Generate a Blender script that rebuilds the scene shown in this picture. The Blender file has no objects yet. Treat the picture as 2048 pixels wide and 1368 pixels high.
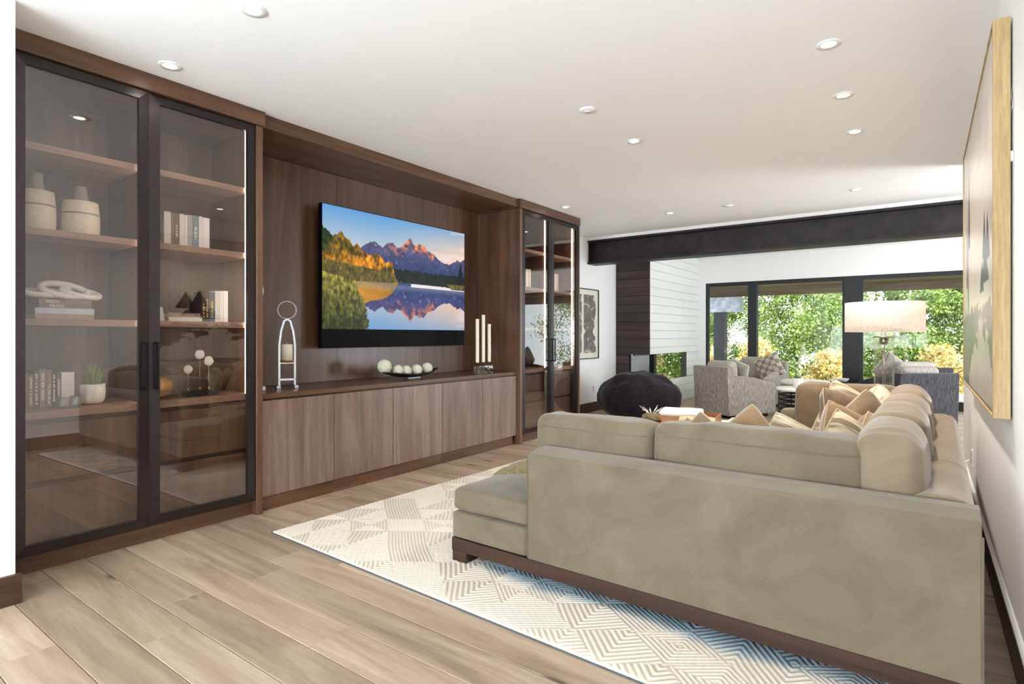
import bpy, bmesh, math, random
import numpy as np
from mathutils import Vector, Matrix, noise
random.seed(7); rng = np.random.default_rng(7)
sc = bpy.context.scene
C = sc.collection

# ---------------------------------------------------------------- camera, world, lights
F_PX, CX, CY, EYE = 1137.78, 1024.0, 670.0, 1.22
YAW = math.atan(827 / F_PX)
cam_d = bpy.data.cameras.new('camera'); cam = bpy.data.objects.new('camera', cam_d); C.objects.link(cam)
cam_d.sensor_width = 36; cam_d.lens = 20.0; cam_d.shift_y = -14 / 2048; cam_d.clip_start = 0.02; cam_d.clip_end = 300
cam.location = (0, 0, EYE); cam.rotation_euler = (math.pi / 2, 0, YAW)
sc.camera = cam

world = bpy.data.worlds.new('sky'); sc.world = world; world.use_nodes = True
bg = world.node_tree.nodes['Background']
bg.inputs['Color'].default_value = (0.86, 0.94, 1.0, 1); bg.inputs['Strength'].default_value = 3.0
sun_d = bpy.data.lights.new('sun', 'SUN'); sun = bpy.data.objects.new('sun', sun_d); C.objects.link(sun)
sun_d.energy = 8.0; sun_d.angle = 0.02; sun_d.color = (1.0, 0.96, 0.9)
sun.rotation_euler = Vector((-0.62, 0.42, -0.66)).to_track_quat('-Z', 'Y').to_euler()

def area_light(name, loc, direction, sx, sy, power, color=(1, 1, 1)):
    d = bpy.data.lights.new(name, 'AREA'); d.shape = 'RECTANGLE'; d.size = sx; d.size_y = sy; d.energy = power; d.color = color
    o = bpy.data.objects.new(name, d); C.objects.link(o); o.location = loc
    o.rotation_euler = Vector(direction).to_track_quat('-Z', 'Z').to_euler(); return o
# daylight entering through the big window in the wall behind the camera
area_light('daylight_back_window', (-1.55, -3.4, 1.0), (0, 1.0, 0.85), 3.2, 1.5, 250, (0.80, 0.91, 1.0))
# added fill for the right wall and ceiling, through an invented entry window
area_light('added_entry_fill', (-3.30, -1.7, 1.45), (1, 0.25, 0.35), 2.2, 1.9, 48, (0.80, 0.91, 1.0))
# added fill for the far ceiling, beyond the end of the near partition wall
area_light('added_far_fill', (4.05, 8.8, 1.2), (-1, -0.7, 0.9), 3.0, 1.6, 300, (0.82, 0.92, 1.0))

sc.view_settings.view_transform = 'Standard'
sc.view_settings.look = 'None'
sc.view_settings.gamma = 1.0
sc.view_settings.use_curve_mapping = False
sc.view_settings.exposure = 0.30
sc.cycles.max_bounces = 9; sc.cycles.diffuse_bounces = 5; sc.cycles.glossy_bounces = 4; sc.cycles.transmission_bounces = 4; sc.cycles.transparent_max_bounces = 12

# ---------------------------------------------------------------- helpers
def lin(r, g=None, b=None):
    if g is None: r, g, b = r
    f = lambda v: (v / 255) / 12.92 if v / 255 <= 0.04045 else ((v / 255 + 0.055) / 1.055) ** 2.4
    return (f(r), f(g), f(b), 1.0)
def lin_np(a):
    a = np.clip(np.asarray(a, dtype=np.float64) / 255, 0, 1)
    return np.where(a <= 0.04045, a / 12.92, ((a + 0.055) / 1.055) ** 2.4)
def ray(px, py):
    s, c = math.sin(YAW), math.cos(YAW); k = (px - CX) / F_PX
    return Vector((-s + k * c, c + k * s, (CY - py) / F_PX))
def onx(px, py, X): r = ray(px, py); return Vector((0, 0, EYE)) + r * (X / r.x)
def ony(px, py, Y): r = ray(px, py); return Vector((0, 0, EYE)) + r * (Y / r.y)
def onz(px, py, Z): r = ray(px, py); return Vector((0, 0, EYE)) + r * ((Z - EYE) / r.z)

def link(name, me, mat=None, parent=None):
    o = bpy.data.objects.new(name, me); C.objects.link(o)
    if mat is not None and hasattr(me, 'materials'):
        if len(me.materials) == 0: me.materials.append(mat)
    if parent is not None: o.parent = parent
    return o
def mesh(name, v, f, mat=None, parent=None, smooth=False):
    me = bpy.data.meshes.new(name); me.from_pydata([tuple(p) for p in v], [], f); me.update()
    if smooth: me.polygons.foreach_set('use_smooth', [True] * len(me.polygons))
    return link(name, me, mat, parent)
def bm_obj(name, bm, mat=None, parent=None, smooth=False):
    me = bpy.data.meshes.new(name); bm.to_mesh(me); bm.free()
    if smooth: me.polygons.foreach_set('use_smooth', [True] * len(me.polygons))
    return link(name, me, mat, parent)
def tag(o, label=None, cat=None, group=None, kind=None):
    if label: o['label'] = label
    if cat: o['category'] = cat
    if group: o['group'] = group
    if kind: o['kind'] = kind
    return o
def empty(name, loc=(0, 0, 0), rz=0.0):
    o = bpy.data.objects.new(name, None); C.objects.link(o); o.location = loc; o.rotation_euler = (0, 0, rz); o.empty_display_size = 0.1; return o
def copy_tree(o, parent=None):
    c = o.copy(); C.objects.link(c); c.parent = parent
    for ch in o.children: copy_tree(ch, c)
    return c

BOXF = [(0, 3, 2, 1), (4, 5, 6, 7), (0, 1, 5, 4), (1, 2, 6, 5), (2, 3, 7, 6), (3, 0, 4, 7)]
def box_vf(x0, x1, y0, y1, z0, z1):
    return [(x0, y0, z0), (x1, y0, z0), (x1, y1, z0), (x0, y1, z0), (x0, y0, z1), (x1, y0, z1), (x1, y1, z1), (x0, y1, z1)], BOXF
def box(name, b, mat, parent=None, bev=0.0, seg=1):
    v, f = box_vf(*b)
    if bev <= 0: return mesh(name, v, f, mat, parent)
    bm = bmesh.new(); vs = [bm.verts.new(p) for p in v]
    for q in f: bm.faces.new([vs[i] for i in q])
    bmesh.ops.bevel(bm, geom=list(bm.edges), offset=bev, segments=seg, profile=0.5, affect='EDGES')
    return bm_obj(name, bm, mat, parent)
def multi(name, boxes, mat, parent=None):
    V, Fc = [], []
    for b in boxes:
        v, f = box_vf(*b); n = len(V); V += v; Fc += [tuple(i + n for i in q) for q in f]
    return mesh(name, V, Fc, mat, parent)
def lathe(name, prof, mat, parent=None, n=32, loc=(0, 0, 0), smooth=True, cap=True, fn=None):
    V, Fc = [], []
    for j, (r, z) in enumerate(prof):
        for i in range(n):
            a = 2 * math.pi * i / n; rr = r if fn is None else fn(r, z, a)
            V.append((loc[0] + rr * math.cos(a), loc[1] + rr * math.sin(a), loc[2] + z))
    for j in range(len(prof) - 1):
        for i in range(n):
            Fc.append((j * n + i, j * n + (i + 1) % n, (j + 1) * n + (i + 1) % n, (j + 1) * n + i))
    if cap:
        Fc.append(tuple(reversed(range(n)))); k = (len(prof) - 1) * n; Fc.append(tuple(range(k, k + n)))
    return mesh(name, V, Fc, mat, parent, smooth)
def tube_vf(pts, r, n=8, closed=False):
    pts = [Vector(p) for p in pts]; m = len(pts); V, Fc = [], []
    rr = r if isinstance(r, (list, tuple)) else [r] * m
    up = None
    for i, p in enumerate(pts):
        a = pts[(i - 1) % m] if (closed or i > 0) else p
        b = pts[(i + 1) % m] if (closed or i < m - 1) else p
        t = (b - a).normalized()
        if up is None: up = t.orthogonal().normalized()
        up = (up - t * up.dot(t)).normalized(); sd = t.cross(up)
        for k in range(n):
            an = 2 * math.pi * k / n; V.append(p + (up * math.cos(an) + sd * math.sin(an)) * rr[i])
    for i in range(m if closed else m - 1):
        for k in range(n):
            j = (i + 1) % m; Fc.append((i * n + k, i * n + (k + 1) % n, j * n + (k + 1) % n, j * n + k))
    if not closed:
        Fc.append(tuple(reversed(range(n)))); Fc.append(tuple(range((m - 1) * n, m * n)))
    return V, Fc
def tube(name, pts, r, mat, parent=None, n=8, closed=False):
    v, f = tube_vf(pts, r, n, closed); return mesh(name, v, f, mat, parent, True)
def prism(name, poly, axis, a0, a1, mat, parent=None, bev=0.0, seg=1):
    # poly: list of 2D points; axis: extrusion axis index
    def P(p, a):
        q = [p[0], p[1]]; q.insert(axis, a); return tuple(q)
    n = len(poly); V = [P(p, a0) for p in poly] + [P(p, a1) for p in poly]
    Fc = [tuple(range(n)), tuple(reversed(range(n, 2 * n)))] + [(i, i + n, (i + 1) % n + n, (i + 1) % n) for i in range(n)]
    bm = bmesh.new(); vs = [bm.verts.new(p) for p in V]
    for q in Fc: bm.faces.new([vs[i] for i in q])
    bmesh.ops.recalc_face_normals(bm, faces=bm.faces)
    if bev > 0: bmesh.ops.bevel(bm, geom=list(bm.edges), offset=bev, segments=seg, profile=0.5, affect='EDGES')
    return bm_obj(name, bm, mat, parent)
def rbox(name, size, r, mat, parent=None, loc=(0, 0, 0), puff=(0, 0, 0), n=14, wrinkle=0.0, seed=0, rot=None, ripple=0.0):
    """soft box: rounded edges, faces crowned outward by puff, optional cloth wrinkles"""
    hx, hy, hz = size[0] / 2, size[1] / 2, size[2] / 2; h = Vector((hx, hy, hz)); r = min(r, hx, hy, hz)
    bm = bmesh.new(); bmesh.ops.create_cube(bm, size=2.0)
    bmesh.ops.subdivide_edges(bm, edges=list(bm.edges), cuts=n, use_grid_fill=True)
    for v in bm.verts:
        q = [math.copysign(abs(c) ** 0.7, c) if abs(c) < 1 else c for c in v.co]
        p = Vector((q[0] * hx, q[1] * hy, q[2] * hz))
        inner = Vector([max(-h[i] + r, min(h[i] - r, p[i])) for i in range(3)]); d = p - inner
        if d.length > 1e-9: p = inner + d.normalized() * min(r, d.length * 1.0 if d.length < r else r)
        u = [p[i] / h[i] for i in range(3)]
        g = Vector(p)
        g.x += puff[0] * (1 - u[1] ** 2) * (1 - u[2] ** 2) * u[0]
        g.y += puff[1] * (1 - u[0] ** 2) * (1 - u[2] ** 2) * u[1]
        g.z += puff[2] * (1 - u[0] ** 2) * (1 - u[1] ** 2) * u[2]
        if wrinkle:
            q2 = Vector((g.x * 7 + seed, g.y * 7, g.z * 3 + seed * 2)); g += Vector((noise.noise(q2), noise.noise(q2 + Vector((9, 0, 0))), noise.noise(q2 + Vector((0, 9, 0))))) * wrinkle
        if ripple:
            ph = g.y * 95 + 7 * noise.noise(Vector((g.x * 4, g.y * 3, seed))); g += Vector((u[0], 0, max(0, u[2]))) * ripple * math.sin(ph) * (.4 + noise.noise(Vector((g.x * 6, g.y * 9, g.z * 6 + seed))))
        v.co = g
    M = Matrix.Translation(loc) @ (rot if rot is not None else Matrix.Identity(4))
    bmesh.ops.transform(bm, matrix=M, verts=bm.verts)
    return bm_obj(name, bm, mat, parent, True)
def grid_colors(name, P00, Pu, Pv, nu, nv, col, mat, parent=None):
    """flat printed surface: grid of points carrying the print as colours. col: (nv, nu, 3) in 0..255"""
    us = np.linspace(0, 1, nu); vs = np.linspace(0, 1, nv); U, Vv = np.meshgrid(us, vs)
    co = np.array(P00)[None, None] + U[..., None] * np.array(Pu) + Vv[..., None] * np.array(Pv)
    idx = np.arange(nu * nv).reshape(nv, nu)
    q = np.stack([idx[:-1, :-1], idx[:-1, 1:], idx[1:, 1:], idx[1:, :-1]], -1).reshape(-1, 4)
    return np_mesh(name, co.reshape(-1, 3), q, mat, parent, lin_np(col).reshape(-1, 3))
def np_mesh(name, co, quads, mat, parent=None, col=None, smooth=False):
    me = bpy.data.meshes.new(name); nv, nf = len(co), len(quads); k = quads.shape[1]
    me.vertices.add(nv); me.vertices.foreach_set('co', np.ascontiguousarray(co, dtype=np.float32).ravel())
    me.loops.add(nf * k); me.loops.foreach_set('vertex_index', np.ascontiguousarray(quads, dtype=np.int32).ravel())
    me.polygons.add(nf); me.polygons.foreach_set('loop_start', np.arange(0, nf * k, k, dtype=np.int32))
    me.polygons.foreach_set('loop_total', np.full(nf, k, dtype=np.int32))
    if smooth: me.polygons.foreach_set('use_smooth', np.ones(nf, dtype=bool))
    me.update(calc_edges=True); me.validate()
    if col is not None:
        a = me.color_attributes.new('Col', 'FLOAT_COLOR', 'POINT')
        c4 = np.ones((nv, 4), dtype=np.float32); c4[:, :3] = col; a.data.foreach_set('color', c4.ravel())
    return link(name, me, mat, parent)

# ---------------------------------------------------------------- materials
class NT:
    def __init__(s, name):
        s.m = bpy.data.materials.new(name); s.m.use_nodes = True; s.t = s.m.node_tree
        s.b = s.t.nodes['Principled BSDF']; s.out = s.t.nodes['Material Output']
    def n(s, typ, **kw):
        nd = s.t.nodes.new(typ)
        for k, v in kw.items():
            if k.startswith('_'): setattr(nd, k[1:], v)
            else: nd.inputs[k].default_value = v
        return nd
    def l(s, a, b): s.t.links.new(a, b)
    def ramp(s, fac, stops):
        r = s.t.nodes.new('ShaderNodeValToRGB'); e = r.color_ramp.elements
        e[0].position, e[0].color = stops[0][0], stops[0][1]; e[1].position, e[1].color = stops[-1][0], stops[-1][1]
        for p, c in stops[1:-1]: q = e.new(p); q.color = c
        s.l(fac, r.inputs['Fac']); return r.outputs['Color']
    def coords(s, scale=(1, 1, 1), rnd=True):
        tc = s.n('ShaderNodeTexCoord'); mp = s.n('ShaderNodeMapping'); mp.inputs['Scale'].default_value = scale
        s.l(tc.outputs['Object'], mp.inputs['Vector'])
        if rnd:
            oi = s.n('ShaderNodeObjectInfo'); mu = s.n('ShaderNodeMath', _operation='MULTIPLY'); mu.inputs[1].default_value = 37.0
            s.l(oi.outputs['Random'], mu.inputs[0]); cb = s.n('ShaderNodeCombineXYZ')
            for i in range(3): s.l(mu.outputs[0], cb.inputs[i])
            s.l(cb.outputs[0], mp.inputs['Location']); s.rand = oi.outputs['Random']
        return mp.outputs['Vector']
    def mix(s, fac, a, b, mode='MIX'):
        m = s.n('ShaderNodeMix', _data_type='RGBA', _blend_type=mode)
        for v, i in ((fac, 0), (a, 6), (b, 7)):
            if hasattr(v, 'links') or hasattr(v, 'is_linked'): s.l(v, m.inputs[i])
            else: m.inputs[i].default_value = v
        return m.outputs[2]
    def bump(s, h, strength=0.2, dist=0.01):
        b = s.n('ShaderNodeBump'); b.inputs['Strength'].default_value = strength; b.inputs['Distance'].default_value = dist
        s.l(h, b.inputs['Height']); s.l(b.outputs['Normal'], s.b.inputs['Normal'])
    def set(s, **kw):
        for k, v in kw.items(): s.b.inputs[k.replace('_', ' ')].default_value = v
        return s
def plain(name, col, rough=0.5, metal=0.0, spec=0.5, noise_amt=0.04, scale=30, bump=0.0):
    t = NT(name); v = t.coords((1, 1, 1), False); nz = t.n('ShaderNodeTexNoise', Scale=scale, Detail=4.0); t.l(v, nz.inputs['Vector'])
    c = col if len(col) == 4 else lin(col)
    a = tuple(x * (1 - noise_amt * 2) for x in c[:3]) + (1,); b = tuple(min(1, x * (1 + noise_amt * 2)) for x in c[:3]) + (1,)
    t.l(t.ramp(nz.outputs['Fac'], [(0.3, a), (0.7, b)]), t.b.inputs['Base Color'])
    t.b.inputs['Roughness'].default_value = rough; t.b.inputs['Metallic'].default_value = metal; t.b.inputs['Specular IOR Level'].default_value = spec
    if bump: t.bump(nz.outputs['Fac'], bump, 0.004)
    return t.m
def wood(name, c1, c2, c3, axis, rough=0.42, fine=1.0, coat=0.0, var=0.25, scale=9):
    t = NT(name); sc1 = [1, 1, 1]; sc1[axis] = 0.07
    v = t.coords(tuple(sc1)); nz = t.n('ShaderNodeTexNoise', Scale=scale, Detail=7.0, Roughness=0.62, Distortion=0.9); t.l(v, nz.inputs['Vector'])
    col = t.ramp(nz.outputs['Fac'], [(0.30, lin(c1)), (0.52, lin(c2)), (0.72, lin(c3))])
    f2 = t.n('ShaderNodeTexNoise', Scale=scale * 16, Detail=3.0, Roughness=0.7); t.l(v, f2.inputs['Vector'])
    g = t.ramp(f2.outputs['Fac'], [(0.35, (0.62, 0.6, 0.58, 1)), (0.6, (1, 1, 1, 1))])
    col = t.mix(0.55 * fine, col, g, 'MULTIPLY')
    hv = t.n('ShaderNodeHueSaturation'); t.l(col, hv.inputs['Color'])
    mr = t.n('ShaderNodeMapRange'); mr.inputs['To Min'].default_value = 1 - var; mr.inputs['To Max'].default_value = 1 + var; t.l(t.rand, mr.inputs['Value']); t.l(mr.outputs[0], hv.inputs['Value'])
    t.l(hv.outputs[0], t.b.inputs['Base Color']); t.set(Roughness=rough, Coat_Weight=coat, Coat_Roughness=0.25)
    t.bump(f2.outputs['Fac'], 0.06, 0.002)
    return t.m
def emis(name, col, strength):
    t = NT(name); e = t.n('ShaderNodeEmission'); e.inputs['Color'].default_value = col; e.inputs['Strength'].default_value = strength
    t.l(e.outputs[0], t.out.inputs['Surface']); return t.m
def glass(name, tint=(0.95, 0.96, 0.95, 1), ior=1.5, base=0.02, rough=0.0, gain=1.0):
    t = NT(name); fr = t.n('ShaderNodeFresnel'); ge = t.n('ShaderNodeNewGeometry'); mi = t.n('ShaderNodeMapRange'); mi.inputs['To Min'].default_value = ior; mi.inputs['To Max'].default_value = 1 / ior; t.l(ge.outputs['Backfacing'], mi.inputs['Value']); t.l(mi.outputs[0], fr.inputs['IOR']); ad = t.n('ShaderNodeMath', _operation='MULTIPLY_ADD'); ad.inputs[1].default_value = gain; ad.inputs[2].default_value = base; ad.use_clamp = True
    t.l(fr.outputs[0], ad.inputs[0]); tr = t.n('ShaderNodeBsdfTransparent'); tr.inputs['Color'].default_value = tint
    gl = t.n('ShaderNodeBsdfGlossy'); gl.inputs['Roughness'].default_value = rough; mx = t.n('ShaderNodeMixShader')
    t.l(ad.outputs[0], mx.inputs[0]); t.l(tr.outputs[0], mx.inputs[1]); t.l(gl.outputs[0], mx.inputs[2]); t.l(mx.outputs[0], t.out.inputs['Surface']); return t.m
def attr_mat(name, rough=0.6, emission=0.0, bump=0.0):
    t = NT(name); a = t.n('ShaderNodeAttribute', _attribute_name='Col'); t.l(a.outputs['Color'], t.b.inputs['Base Color']); t.set(Roughness=rough)
    if emission:
        t.l(a.outputs['Color'], t.b.inputs['Emission Color']); t.set(Emission_Strength=emission); t.set(Base_Color=(0.01, 0.01, 0.01, 1))
        for lk in list(t.b.inputs['Base Color'].links): t.t.links.remove(lk)
    if bump:
        v = t.coords((1, 1, 1), False); nz = t.n('ShaderNodeTexNoise', Scale=400.0, Detail=2.0); t.l(v, nz.inputs['Vector']); t.bump(nz.outputs['Fac'], bump, 0.003)
    return t.m
def velvet(name, c1, c2, sheen=0.35, scale=3.0, stripe=0.0):
    t = NT(name); v = t.coords((1, 1, 1)); nz = t.n('ShaderNodeTexNoise', Scale=scale, Detail=5.0, Roughness=0.6, Distortion=1.5); t.l(v, nz.inputs['Vector'])
    col = t.ramp(nz.outputs['Fac'], [(0.34, lin(c1)), (0.66, lin(c2))])
    n2 = t.n('ShaderNodeTexNoise', Scale=160.0, Detail=2.0); t.l(v, n2.inputs['Vector'])
    col = t.mix(0.25, col, t.ramp(n2.outputs['Fac'], [(0.3, (0.7, 0.7, 0.7, 1)), (0.7, (1, 1, 1, 1))]), 'MULTIPLY')
    if stripe:
        tc = t.coords((1.0, 1.0, 14.0)); n3 = t.n('ShaderNodeTexNoise', Scale=3.2, Detail=3.0); t.l(tc, n3.inputs['Vector'])
        col = t.mix(stripe, col, t.ramp(n3.outputs['Fac'], [(0.40, lin(128, 118, 96)), (0.50, (1, 1, 1, 1))]), 'MULTIPLY')
    t.l(col, t.b.inputs['Base Color']); t.set(Roughness=0.85, Sheen_Weight=sheen, Sheen_Roughness=0.4, Specular_IOR_Level=0.15); t.bump(n2.outputs['Fac'], 0.15, 0.002)
    return t.m
def tweed(name, c1, c2):
    t = NT(name); v = t.coords((1, 1, 0.12)); nz = t.n('ShaderNodeTexNoise', Scale=110.0, Detail=3.0, Roughness=0.7); t.l(v, nz.inputs['Vector'])
    t.l(t.ramp(nz.outputs['Fac'], [(0.36, lin(c1)), (0.64, lin(c2))]), t.b.inputs['Base Color']); t.set(Roughness=0.95, Specular_IOR_Level=0.1, Sheen_Weight=0.15); t.bump(nz.outputs['Fac'], 0.25, 0.002)
    return t.m

WALNUT = ((74, 47, 32), (101, 69, 48), (122, 87, 63))
M = {}
M['walnut_v'] = wood('walnut vertical grain', *WALNUT, 2, rough=0.40, coat=0.5, var=0.10)
M['walnut_door_sheen'] = wood('satin walnut door sheen', (102, 80, 69), (132, 108, 96), (154, 130, 118), 2, rough=0.38, coat=0.6, var=0.06)  # lighter, greyer walnut: the window sheen is painted into the door colour
M['walnut_h'] = wood('walnut horizontal grain', *WALNUT, 1, rough=0.36, coat=0.15, var=0.08)
M['walnut_d'] = wood('dark walnut trim', (48, 29, 22), (70, 43, 32), (88, 56, 42), 1, rough=0.4, var=0.05)
M['walnut_dx'] = wood('dark walnut sofa base', (42, 26, 19), (62, 39, 28), (76, 49, 36), 0, rough=0.35, var=0.05)
M['shelf'] = wood('light walnut shelf edge', (132, 98, 80), (160, 124, 104), (178, 142, 122), 1, rough=0.4, var=0.05)
M['fire_dark'] = wood('dark stained shiplap', (44, 33, 29), (62, 47, 41), (80, 62, 54), 0, rough=0.45, var=0.22)
M['fire_glare'] = plain('shiplap in window glare', (226, 226, 222), 0.35, noise_amt=0.01)  # window glare on the dark side boards, painted in as white
M['wall'] = plain('white wall paint', (242, 240, 237), 0.75, spec=0.2, noise_amt=0.006, scale=60)
M['ceil'] = plain('white ceiling paint', (246, 246, 245), 0.85, spec=0.15, noise_amt=0.004, scale=60)
M['black_frame'] = plain('black window frame', (13, 13, 16), 0.45, noise_amt=0.05)
M['bronze'] = plain('dark bronze door frame', (64, 58, 58), 0.3, metal=0.85, noise_amt=0.04)
M['steel_beam'] = plain('dark patinated steel', (52, 46, 46), 0.5, metal=0.35, noise_amt=0.18, scale=7, bump=0.05, spec=0.4)
M['black_metal'] = plain('black metal', (24, 24, 27), 0.4, metal=0.6)
M['silver'] = plain('brushed silver metal', (196, 196, 200), 0.28, metal=0.95, noise_amt=0.03)
M['nickel'] = plain('brushed nickel', (176, 164, 150), 0.3, metal=0.9, noise_amt=0.03)
M['white_gloss'] = plain('white trim', (242, 242, 240), 0.4, noise_amt=0.004)
M['lens'] = emis('downlight lens', (1.0, 0.93, 0.82, 1), 9.0)
M['led'] = emis('led strip', (1.0, 0.88, 0.72, 1), 13.0)
M['glass_door'] = glass('cabinet door glass', (0.93, 0.91, 0.90, 1), 1.5, 0.03, gain=1.25)
M['glass_win'] = glass('window glass', (0.98, 0.99, 0.98, 1), 1.5, 0.0, gain=0.25)
M['glass_fire'] = glass('fireplace glass', (0.75, 0.85, 0.9, 1), 1.5, 0.30, gain=1.6)
M['clear_glass'] = glass('clear glass', (0.975, 0.98, 0.975, 1), 1.45, 0.01, gain=0.9)
M['crystal'] = glass('crystal', (0.88, 0.88, 0.84, 1), 1.5, 0.08, gain=1.5)
M['smoke_glass'] = glass('grey glass votive', (0.86, 0.85, 0.84, 1), 1.5, 0.22, rough=0.45, gain=1.2)
M['ceramic'] = plain('cream ceramic', (222, 208, 186), 0.7, noise_amt=0.05, scale=40, bump=0.1)
M['ceramic_grey'] = plain('grey glazed ceramic', (150, 141, 128), 0.45, noise_amt=0.05)
M['white_stone'] = plain('white resin', (236, 230, 220), 0.45, noise_amt=0.03, scale=12)
M['candle'] = plain('ivory wax', (240, 231, 208), 0.55, noise_amt=0.015)
M['gold'] = plain('antique gold', (196, 150, 84), 0.35, metal=0.7, noise_amt=0.2, scale=9)
M['plant'] = plain('grass green leaf', (138, 158, 72), 0.5, noise_amt=0.15)
M['moss'] = plain('pale moss', (216, 214, 192), 0.9, noise_amt=0.12, scale=80, bump=0.6)
M['dark_wood_bowl'] = plain('dark wood bowl', (38, 28, 24), 0.35, noise_amt=0.1)
M['velvet'] = velvet('taupe velvet', (104, 93, 76), (118, 107, 88), scale=2.6)
M['velvet_warm_lit'] = velvet('warm lit taupe velvet', (126, 110, 90), (139, 123, 102), scale=2.6)  # warm light on seats and side run, painted into the taupe
M['velvet_brown'] = velvet('brown velvet pillow', (104, 87, 66), (124, 104, 80), scale=5)
M['velvet_camel'] = velvet('camel velvet pillow', (132, 108, 80), (150, 125, 95), scale=5)
M['stripe'] = velvet('cream striped pillow', (190, 175, 150), (204, 190, 166), sheen=0.1, scale=5, stripe=0.75)
M['piping'] = plain('cream piping', (178, 160, 132), 0.8)
M['tweed'] = tweed('grey tweed', (118, 110, 102), (182, 174, 164))
M['tweed_dark'] = tweed('charcoal tweed', (46, 45, 49), (82, 80, 84))
M['tweed_light'] = tweed('light grey tweed', (150, 142, 132), (196, 188, 176))
M['bean'] = velvet('midnight suede', (24, 19, 23), (38, 31, 38), sheen=0.12, scale=4)
M['fur'] = velvet('olive fur', (92, 78, 52), (146, 130, 96), sheen=0.2, scale=90)
M['linen'] = velvet('white linen', (232, 226, 214), (244, 240, 232), sheen=0.05, scale=30)
M['pine'] = wood('raw pine', (164, 134, 88), (184, 156, 108), (200, 174, 130), 2, rough=0.6, var=0.03)
M['oak_tray'] = wood('honey wood tray', (142, 88, 48), (168, 108, 62), (186, 128, 78), 0, rough=0.5)
M['tv_black'] = plain('black television bezel', (12, 11, 17), 0.6, noise_amt=0.03, spec=0.12)
M['paper'] = plain('book pages', (232, 226, 212), 0.8, noise_amt=0.03, scale=200)
M['print'] = attr_mat('printed art', 0.55); M['varnished'] = attr_mat('varnished canvas', 0.3); M['varnished'].node_tree.nodes['Principled BSDF'].inputs['Coat Weight'].default_value = 1.0; M['varnished'].node_tree.nodes['Principled BSDF'].inputs['Coat Roughness'].default_value = 0.32
M['screen'] = attr_mat('television screen', 0.35, 0.85); M['screen'].node_tree.nodes['Principled BSDF'].inputs['Specular IOR Level'].default_value = 0.1
M['rug'] = attr_mat('wool rug', 0.95, 0.0, 0.35)
M['leaf'] = None
def leaf_mat(name, c1, c2):
    t = NT(name); v = t.coords((1, 1, 1), False); nz = t.n('ShaderNodeTexNoise', Scale=2.2, Detail=4.0); t.l(v, nz.inputs['Vector'])
    col = t.ramp(nz.outputs['Fac'], [(0.35, lin(c1)), (0.65, lin(c2))]); t.l(col, t.b.inputs['Base Color']); t.set(Roughness=0.5)
    tl = t.n('ShaderNodeBsdfTranslucent'); t.l(col, tl.inputs['Color']); mx = t.n('ShaderNodeMixShader'); mx.inputs[0].default_value = 0.25
    t.l(t.b.outputs[0], mx.inputs[1]); t.l(tl.outputs[0], mx.inputs[2]); t.l(mx.outputs[0], t.out.inputs['Surface']); return t.m
M['leaf_g'] = leaf_mat('aspen leaf', (54, 86, 28), (174, 198, 104))
M['leaf_y'] = leaf_mat('turning leaf', (200, 180, 104), (226, 206, 150))
M['leaf_d'] = leaf_mat('evergreen needle', (40, 70, 40), (78, 108, 60))
M['bark'] = plain('pale bark', (206, 200, 186), 0.9, noise_amt=0.15, scale=8)
M['ground'] = plain('hillside grass', (110, 128, 62), 0.95, noise_amt=0.2, scale=2)
M['soffit'] = wood('cedar soffit', (98, 86, 66), (120, 106, 82), (138, 122, 96), 0, rough=0.6)
M['post'] = plain('dark porch post', (54, 52, 58), 0.6, noise_amt=0.1)
M['zinc'] = plain('weathered zinc beam', (172, 178, 190), 0.4, metal=0.4, noise_amt=0.2, scale=10)
M['deck'] = plain('pale stone deck', (214, 210, 202), 0.7, noise_amt=0.05)

def floor_mat():
    t = NT('oak floor plank'); v = t.coords((0.10, 1, 1)); nz = t.n('ShaderNodeTexNoise', Scale=7.0, Detail=8.0, Roughness=0.66, Distortion=0.8); t.l(v, nz.inputs['Vector'])
    col = t.ramp(nz.outputs['Fac'], [(0.28, lin(128, 103, 78)), (0.5, lin(163, 138, 110)), (0.74, lin(186, 164, 138))])
    f2 = t.n('ShaderNodeTexNoise', Scale=70.0, Detail=4.0, Roughness=0.7); t.l(v, f2.inputs['Vector'])
    col = t.mix(0.35, col, t.ramp(f2.outputs['Fac'], [(0.35, (0.7, 0.66, 0.62, 1)), (0.6, (1, 1, 1, 1))]), 'MULTIPLY')
    v2 = t.coords((0.5, 1.4, 1)); vo = t.n('ShaderNodeTexVoronoi', Scale=3.4); t.l(v2, vo.inputs['Vector'])
    n3 = t.n('ShaderNodeTexNoise', Scale=9.0, Detail=3.0); t.l(v2, n3.inputs['Vector'])
    dd = t.n('ShaderNodeMath', _operation='MULTIPLY_ADD'); t.l(n3.outputs['Fac'], dd.inputs[0]); dd.inputs[1].default_value = 0.12; t.l(vo.outputs['Distance'], dd.inputs[2])
    col = t.mix(0.75, col, t.ramp(dd.outputs[0], [(0.12, lin(84, 58, 40)), (0.21, (1, 1, 1, 1))]), 'MULTIPLY')
    hv = t.n('ShaderNodeHueSaturation'); hv.inputs['Saturation'].default_value = 0.86; t.l(col, hv.inputs['Color'])
    mr = t.n('ShaderNodeMapRange'); mr.inputs['To Min'].default_value = 0.92; mr.inputs['To Max'].default_value = 1.26; t.l(t.rand, mr.inputs['Value']); t.l(mr.outputs[0], hv.inputs['Value'])
    t.l(hv.outputs[0], t.b.inputs['Base Color']); t.set(Roughness=0.42, Specular_IOR_Level=0.45); t.bump(f2.outputs['Fac'], 0.08, 0.002); return t.m
M['floor'] = floor_mat()

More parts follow.
